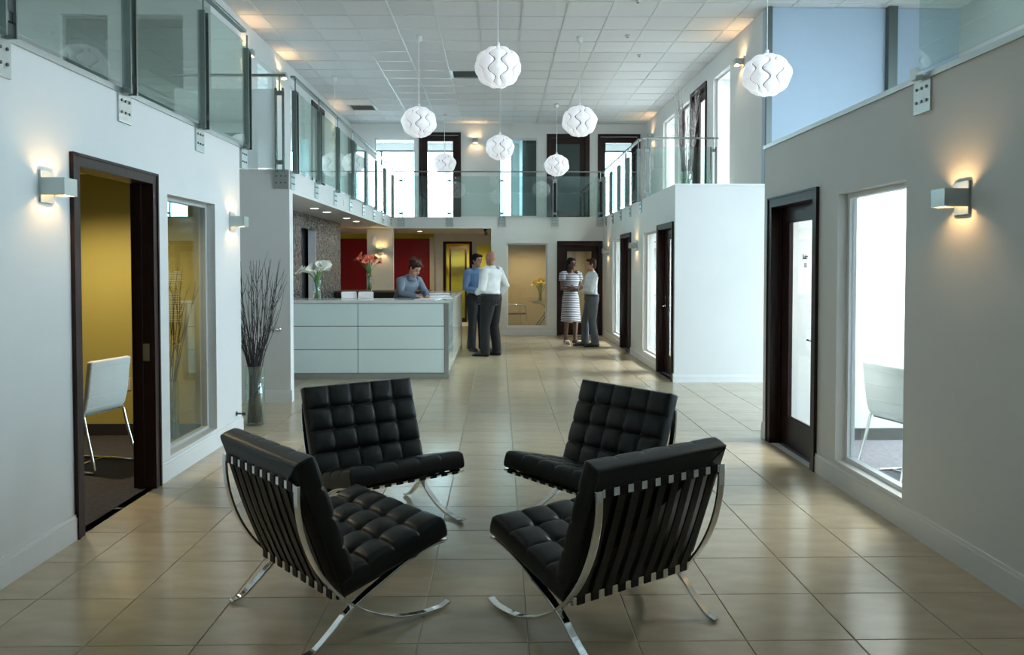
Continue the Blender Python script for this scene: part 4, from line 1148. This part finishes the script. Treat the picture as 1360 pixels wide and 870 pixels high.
def calla_bloom(mb, base, d, s, m=0):
    """A trumpet flower: funnel that opens along d with a pointed lip on one side."""
    base, d = Vector(base), Vector(d).normalized(); u = d.orthogonal().normalized(); w = d.cross(u)
    prof = [(0.006, 0.0), (0.010, 0.02), (0.016, 0.045), (0.026, 0.068), (0.042, 0.082), (0.052, 0.084)]
    n = 14; vs_, fs = [], []
    for i, (r, z) in enumerate(prof):
        for k in range(n):
            a = 2 * math.pi * k / n; tip = max(0, math.cos(a)) ** 4
            rr = r * (1 + 0.45 * tip * i / 5); zz = z + 0.025 * tip * i / 5
            vs_.append(base + (u * math.cos(a) * rr + w * math.sin(a) * rr + d * zz) * s)
    for i in range(len(prof) - 1):
        for k in range(n):
            a, b = i * n + k, i * n + (k + 1) % n; fs.append((a, b, b + n, a + n))
    mb.add(vs_, fs)
def flowers(label, loc, vr, vh, n, spread, rise, petal, seed, s=1.0, group=None, bloom='trumpet'):
    t = empty('flower_vase', loc); tag(t, label, 'flowers', group)
    cyl_vase(t, vr, vh)
    rd = random.Random(seed)
    for k in range(n):
        a = 2 * math.pi * (k / n) + rd.uniform(-0.3, 0.3); sp = spread * (0.35 + 0.65 * rd.random()) if k else 0.01
        zt = vh + rise * rd.uniform(0.65, 1.0)
        p0 = Vector((-vr * 0.6 * math.cos(a), -vr * 0.6 * math.sin(a), 0.015)); p1 = Vector((vr * 0.6 * math.cos(a), vr * 0.6 * math.sin(a), vh)); p2 = Vector((sp * 0.6 * math.cos(a), sp * 0.6 * math.sin(a), vh + (zt - vh) * 0.6)); p3 = Vector((sp * math.cos(a), sp * math.sin(a), zt))
        st = MB().tube(spline([p0, p1, p2, p3], 4), 0.0055 * s, 6).build('stem', 'stem', t, True)
        d = (p3 - p2).normalized() + Vector((math.cos(a), math.sin(a), 0)) * 0.5
        mb = MB()
        calla_bloom(mb, p3, d, s * rd.uniform(0.95, 1.25))
        if bloom == 'trumpet':
            b = mb.build('bloom', petal, t, True)
            dd = d.normalized(); MB().tube([p3 + dd * 0.02 * s, p3 + dd * 0.075 * s], [0.006 * s, 0.004 * s], 6).build('spadix', 'spadix', b, True)
        else:
            mb.build('bloom', petal, t, True)
    return t
flowers('glass vase of white calla lilies on the reception desk top', (-2.55, 10.93, ZD), 0.055, 0.27, 10, 0.14, 0.15, 'petal_white', 5, 1.2)
flowers('tall glass vase of coral flowers on the back counter', (-2.47, 14.85, ZD), 0.05, 0.34, 16, 0.19, 0.26, 'petal_coral', 6, 0.95)
flowers('glass vase of yellow lilies on the glass table behind the far window', (1.0, 18.5, 0.735), 0.04, 0.18, 9, 0.22, 0.24, 'petal_yellow', 8, 1.2)

# ------------------------------------------------------------------ things on the desk
mb = MB(); mb.box(-0.16, 0.16, -0.12, 0.12, 0, 0.006)
for x, y, rz, lab, c in ((-0.84, 11.35, 0.15, 'white sheet of paper near the desk corner', 'paper'), (-1.0, 11.0, -0.3, 'sheet of paper lying flat in front of the woman at the desk', 'paper'),
                         (-0.93, 12.1, 0.4, 'open brochure farther along the desk return', 'paper')):
    p = tag(mb.build('paper_sheet', 'paper', None, loc=(x, y, ZD), rot=(0, 0, rz)), lab, 'paper', 'papers on the desk')
def tray(loc, rz, label):
    t = empty('leaflet_holder', loc, rz); tag(t, label, 'holder', 'leaflet holders on the desk')
    m_ = MB(); m_.box(-0.11, 0.11, -0.05, 0.05, 0, 0.008); m_.add([(-0.11, -0.05, 0.008), (0.11, -0.05, 0.008), (0.11, 0.04, 0.09), (-0.11, 0.04, 0.09), (-0.11, -0.042, 0.008), (0.11, -0.042, 0.008), (0.11, 0.048, 0.09), (-0.11, 0.048, 0.09)],
                                                             [(0, 1, 2, 3), (7, 6, 5, 4), (0, 4, 5, 1), (1, 5, 6, 2), (2, 6, 7, 3), (3, 7, 4, 0)])
    m_.build('stand', 'plastic_white', t)
    MB().add([(-0.10, -0.056, 0.012), (0.10, -0.056, 0.012), (0.10, 0.034, 0.10), (-0.10, 0.034, 0.10), (-0.10, -0.051, 0.012), (0.10, -0.051, 0.012), (0.10, 0.039, 0.10), (-0.10, 0.039, 0.10)],
             [(0, 1, 2, 3), (7, 6, 5, 4), (0, 4, 5, 1), (1, 5, 6, 2), (2, 6, 7, 3), (3, 7, 4, 0)]).build('leaflet', 'paper', t)
tray((-2.16, 11.25, ZD), 0.25, 'leaflet holder on the desk next to the calla lilies')
tray((-1.92, 11.25, ZD), 0.1, 'leaflet holder on the desk nearer the leaning woman')
nt_ = empty('notepad', (-0.98, 12.75, ZD), 0.2); tag(nt_, 'thick clear-covered binder lying on the desk corner', 'binder')
MB().box(-0.17, 0.17, -0.13, 0.13, 0, 0.004).build('back_cover', 'black', nt_); MB().box(-0.165, 0.165, -0.125, 0.125, 0.004, 0.022).build('pages', 'paper', nt_); MB().box(-0.17, 0.17, -0.13, 0.13, 0.022, 0.025).build('front_cover', 'blind', nt_)

# ------------------------------------------------------------------ white office chairs
def office_chair(label, loc, face):
    t = empty('office_chair', loc, math.atan2(-face[0], face[1])); tag(t, label, 'chair', 'white leather office chairs')
    # local +y is where the sitter looks
    prof = [(0.24, 0.455), (0.20, 0.475), (0.05, 0.465), (-0.12, 0.45), (-0.185, 0.465), (-0.215, 0.53), (-0.235, 0.64), (-0.250, 0.76), (-0.262, 0.845)]
    path = spline([(0, y, z) for y, z in prof], 5)
    bevel(sweep_rect(MB(), [(p.y, p.z) for p in path[:16]], 0, 0.43, 0.055).build('seat', 'white_leather', t), 0.015, 3)
    bk = bevel(sweep_rect(MB(), [(p.y, p.z) for p in path[16:]], 0, 0.42, 0.045).build('backrest', 'white_leather', t), 0.015, 3)
    for f in (22, 27, 32, 37):
        p = path[min(f, len(path) - 1)]
        MB().box(-0.205, 0.205, p.y - 0.027, p.y + 0.026, p.z - 0.002, p.z + 0.002).build('seam', 'blind', bk)
    for sx in (-1, 1):
        x = sx * 0.205
        MB().tube(spline([(x, -0.20, 0.45), (x * 1.02, -0.235, 0.30), (x * 1.06, -0.29, 0.10), (x * 1.07, -0.305, 0.02), (x * 1.07, -0.27, 0.012)], 5), 0.011, 8).build('leg', 'chrome', t, True)
        MB().tube(spline([(x, 0.19, 0.45), (x * 1.02, 0.215, 0.30), (x * 1.06, 0.25, 0.10), (x * 1.07, 0.255, 0.02), (x * 1.07, 0.22, 0.012)], 5), 0.011, 8).build('leg', 'chrome', t, True)
        MB().tube([(x * 1.07, -0.27, 0.012), (x * 1.07, 0.22, 0.012)], 0.011, 8).build('runner', 'chrome', t, True)
    MB().tube([(-0.22, 0.0, 0.012), (0.22, 0.0, 0.012)], 0.009, 8).build('cross_bar', 'chrome', t, True)
    MB().box(-0.2, 0.2, -0.18, 0.18, 0.425, 0.438).build('seat_pan', 'steel_dark', t)
    return t
office_chair('white leather chair on chrome legs inside the ochre office doorway', (-3.25, 6.08, 0.004), (-0.97, 0.25))
office_chair('white leather chair on chrome legs inside the bright office window', (3.05, 5.62, 0.004), (0.97, 0.25))

# chair and glass table behind the far window
t = empty('meeting_chair', (0.36, 18.35, 0.004), R(-75)); tag(t, 'small chrome armchair behind the far window beside the glass table', 'chair')
MB().box(-0.22, 0.22, -0.2, 0.24, 0.42, 0.455).build('seat', 'wood_mid', t)
bevel(MB().obox((0, -0.245, 0.66), (0.21, 0, 0), (0, 0.012, 0), (0, -0.05, 0.17)).build('backrest', 'white_leather', t), 0.006)
for sx in (-1, 1):
    MB().tube(spline([(sx * 0.24, -0.24, 0.64), (sx * 0.25, 0.05, 0.645), (sx * 0.25, 0.2, 0.62), (sx * 0.25, 0.235, 0.45), (sx * 0.25, 0.26, 0.012)], 5), 0.013, 8).build('arm', 'chrome', t, True)
    MB().tube([(sx * 0.23, -0.22, 0.62), (sx * 0.235, -0.24, 0.4), (sx * 0.24, -0.30, 0.012)], 0.013, 8).build('leg', 'chrome', t, True)
t = empty('glass_table', (1.16, 18.5, 0.004)); tag(t, 'glass table on crossed chrome legs behind the far window', 'table')
MB().box(-0.45, 0.55, -0.40, 0.40, 0.715, 0.73).build('table_top', 'vase_glass', t)
for sy in (-0.3, 0.3):
    MB().tube(spline([(-0.36, sy, 0.705), (-0.10, sy, 0.64), (0.12, sy, 0.35), (0.40, sy, 0.013)], 6), 0.016, 8).build('leg', 'chrome', t, True)
    MB().tube(spline([(0.40, sy, 0.705), (0.10, sy, 0.64), (-0.08, sy, 0.35), (-0.33, sy, 0.013)], 6), 0.016, 8).build('leg', 'chrome', t, True)

# ------------------------------------------------------------------ small fittings
def plate(name, axis, a, s, z, w, h_, label, cat, m='plastic_white', inset='trim'):
    rz = {'right': R(-90), 'left': R(90), 'far': 0}[axis]
    t = empty(name, (a, s, z) if axis != 'far' else (s, a, z), rz); tag(t, label, cat)
    bevel(MB().box(-w / 2, w / 2, -0.008, 0, -h_ / 2, h_ / 2).build('cover_plate', m, t), 0.002)
    MB().box(-w * 0.22, w * 0.22, -0.011, -0.008, -h_ * 0.28, h_ * 0.28).build('rocker', inset, t)
    return t
plate('light_switch', 'far', YFL, -2.53, 1.13, 0.075, 0.12, 'light switch on the grey wall end behind the twigs', 'switch')
plate('wall_outlet', 'far', YLE - T - 0.01, -3.42, 0.48, 0.075, 0.115, 'wall outlet on the ochre wall behind the white chair', 'outlet', 'cream')
t = empty('wall_lever', (-2.50, YFL, 0.845)); tag(t, 'thin chrome lever on the grey wall end behind the twigs', 'handle')
MB().tube([(0, 0, 0), (0, -0.012, 0)], 0.026, 14).build('rose', 'chrome', t, True)
MB().tube([(0.0, -0.01, 0), (0.0, -0.05, 0), (-0.2, -0.052, 0.0)], 0.009, 8).build('lever', 'chrome', t, True)
t = empty('door_stop', (XL, 7.17, 0.20)); tag(t, 'small dark door stop near the floor at the end of the pale wall', 'door stop')
MB().tube([(0, 0, 0), (0.006, 0, 0)], 0.022, 12).build('rose', 'steel_dark', t); MB().tube([(0.006, 0, 0), (0.06, -0.01, 0.0)], 0.008, 8).build('rod', 'steel_dark', t, True); MB().tube([(0.06, -0.01, 0), (0.085, -0.012, 0)], 0.014, 10).build('rubber_tip', 'black', t, True)
for (x, y), lab in zip(VENTS, ('grey square air vent in the ceiling beside the largest pendant lamp', 'grey square air vent in the ceiling above the gallery corner')):
    t = empty('ceiling_vent', (x, y, CE)); tag(t, lab, 'vent', 'ceiling air vents')
    f = MB(); f.box(-0.29, 0.29, -0.29, -0.25, 0.004, 0.019); f.box(-0.29, 0.29, 0.25, 0.29, 0.004, 0.019); f.box(-0.29, -0.25, -0.25, 0.25, 0.004, 0.019); f.box(0.25, 0.29, -0.25, 0.25, 0.004, 0.019)
    f.build('frame', 'steel', t); MB().box(-0.25, 0.25, -0.25, 0.25, 0.017, 0.0195).build('backing', 'steel_dark', t)
    sl_ = MB().obox((0, 0, 0.011), (0.25, 0, 0), (0, 0.014, 0.004), (0, -0.0004, 0.0012)).mesh('slat', 'sill_grey')
    for k in range(10): link('slat', sl_, t, (0, -0.225 + 0.05 * k, 0))
for x, y, lab in ((1.97, 11.9, 'small dark sprinkler head in the ceiling before the gallery corner'), (2.35, 13.0, 'small dark sprinkler head in the ceiling above the short railing'), (1.85, 10.35, 'small pale sprinkler head at the near edge of the ceiling')):
    t = empty('sprinkler', (x, y, CE)); tag(t, lab, 'sprinkler', 'ceiling sprinklers')
    MB().lathe([(0.035, 0.0), (0.030, -0.008), (0.012, -0.01), (0.012, -0.03)], 14).build('escutcheon', 'steel', t, True); MB().lathe([(0.02, -0.030), (0.02, -0.034)], 12).build('deflector', 'bolt', t)
t = empty('security_camera', (-0.30, YF + 0.25, SO)); tag(t, 'small black security camera under the gallery beside the far wall', 'camera')
MB().lathe([(0.045, 0.0), (0.045, -0.02), (0.02, -0.03), (0.02, -0.08)], 14).build('mount', 'black', t, True); MB().obox((0.02, -0.03, -0.11), (0.03, 0, 0.006), (0.0, 0.075, 0.0), (0, 0, 0.03)).build('body', 'black', t); MB().tube([(0.02, -0.10, -0.11), (0.02, -0.12, -0.11)], 0.022, 12).build('lens', 'bolt', t, True)
plate('thermostat', 'far', YF, -2.78, 2.15, 0.07, 0.16, 'white box high on the cream pier', 'thermostat')
plate('wall_sign', 'left', XLF, 12.0, 2.53, 0.09, 0.10, 'small white plate on the gallery edge above the desk', 'plate')

# unseen light panels added to brighten the offices and gallery rooms
def added_panel(x, y, z, label, power, sx=0.6, sy=1.2, color=(0.95, 0.97, 1.0)):
    t = empty('added_lamp', (x, y, z)); tag(t, label, 'added light', 'added office light panels')
    f = MB(); f.box(-sx / 2 - .03, sx / 2 + .03, -sy / 2 - .03, -sy / 2, -0.02, 0); f.box(-sx / 2 - .03, sx / 2 + .03, sy / 2, sy / 2 + .03, -0.02, 0); f.box(-sx / 2 - .03, -sx / 2, -sy / 2, sy / 2, -0.02, 0); f.box(sx / 2, sx / 2 + .03, -sy / 2, sy / 2, -0.02, 0)
    f.build('frame', 'plastic_white', t)
    MB().box(-sx / 2, sx / 2, -sy / 2, sy / 2, -0.008, 0).build('diffuser', 'bulb_white', t)
    l = bpy.data.lights.new('added_panel_light', 'AREA'); l.shape = 'RECTANGLE'; l.size = sx; l.size_y = sy; l.energy = power; l.color = color
    o = bpy.data.objects.new('added_panel_light', l); col.objects.link(o); o.parent = t; o.location = (0, 0, -0.012)
added_panel(3.9, 6.15, SO, 'added unseen light panel in the bright office', 140)
added_panel(4.4, 11.8, SO, 'added unseen light panel behind the dark glazed door by the white wall', 340)
added_panel(4.4, 15.3, SO, 'added unseen light panel behind the narrow far window', 340)
added_panel(5.0, 12.9, CE, 'added unseen light panel of the gallery room beside the blue wall', 420)
added_panel(5.0, 17.0, CE, 'added unseen light panel of the gallery corner room', 420)

# glimpses of the yellow back room
t = empty('glass_partition', (-1.12, 21.5, 0)); tag(t, 'red-brown framed glass leaf standing in the yellow back room', 'partition')
f = MB(); f.box(-0.24, -0.19, -0.025, 0.025, 0, 2.1); f.box(0.19, 0.24, -0.025, 0.025, 0, 2.1); f.box(-0.19, 0.19, -0.025, 0.025, 2.04, 2.1); f.box(-0.19, 0.19, -0.025, 0.025, 0, 0.12)
f.build('frame', 'wood_dark', t); MB().box(-0.19, 0.19, -0.004, 0.004, 0.12, 2.04).build('pane', 'pane', t)
t = empty('sideboard', (-0.52, 21.75, 0)); tag(t, 'low wooden sideboard against the yellow wall', 'sideboard')
MB().box(-0.3, 0.3, -0.2, 0.2, 0.06, 0.86).build('carcass', 'desk_wood', t); MB().box(-0.32, 0.32, -0.22, 0.22, 0.86, 0.89).build('top', 'wood_mid', t)
for sx in (-1, 1):
    d_ = MB().box(sx * 0.148 - 0.14, sx * 0.148 + 0.14, -0.215, -0.2, 0.09, 0.83).build('cupboard_door', 'desk_wood', t); MB().box(sx * 0.03 - 0.006, sx * 0.03 + 0.006, -0.235, -0.215, 0.42, 0.54).build('handle', 'chrome', d_)
t = empty('potted_plant', (-0.62, 21.75, 0.89)); tag(t, 'small dark leafy plant on the sideboard in the yellow room', 'plant')
MB().lathe([(0.06, 0), (0.085, 0.13), (0.078, 0.13), (0.07, 0.10)], 16).build('pot', 'red', t, True)
rd = random.Random(4)
for k in range(16):
    a = k * 2.4; L = rd.uniform(0.12, 0.22); e = rd.uniform(0.5, 1.2)
    p0 = Vector((0.03 * math.cos(a), 0.03 * math.sin(a), 0.11)); dv = Vector((math.cos(a) * math.cos(e), math.sin(a) * math.cos(e), math.sin(e)))
    sd = dv.cross(Vector((0, 0, 1))).normalized() * 0.03
    MB().loft([p0, p0 + dv * L * 0.4, p0 + dv * L * 0.75 - Vector((0, 0, 0.01)), p0 + dv * L - Vector((0, 0, 0.03))], [(0.004, 0.002), (0.028, 0.003), (0.024, 0.003), (0.003, 0.002)], xdir=sd, n=6).build('leaf', 'stem', t, True)
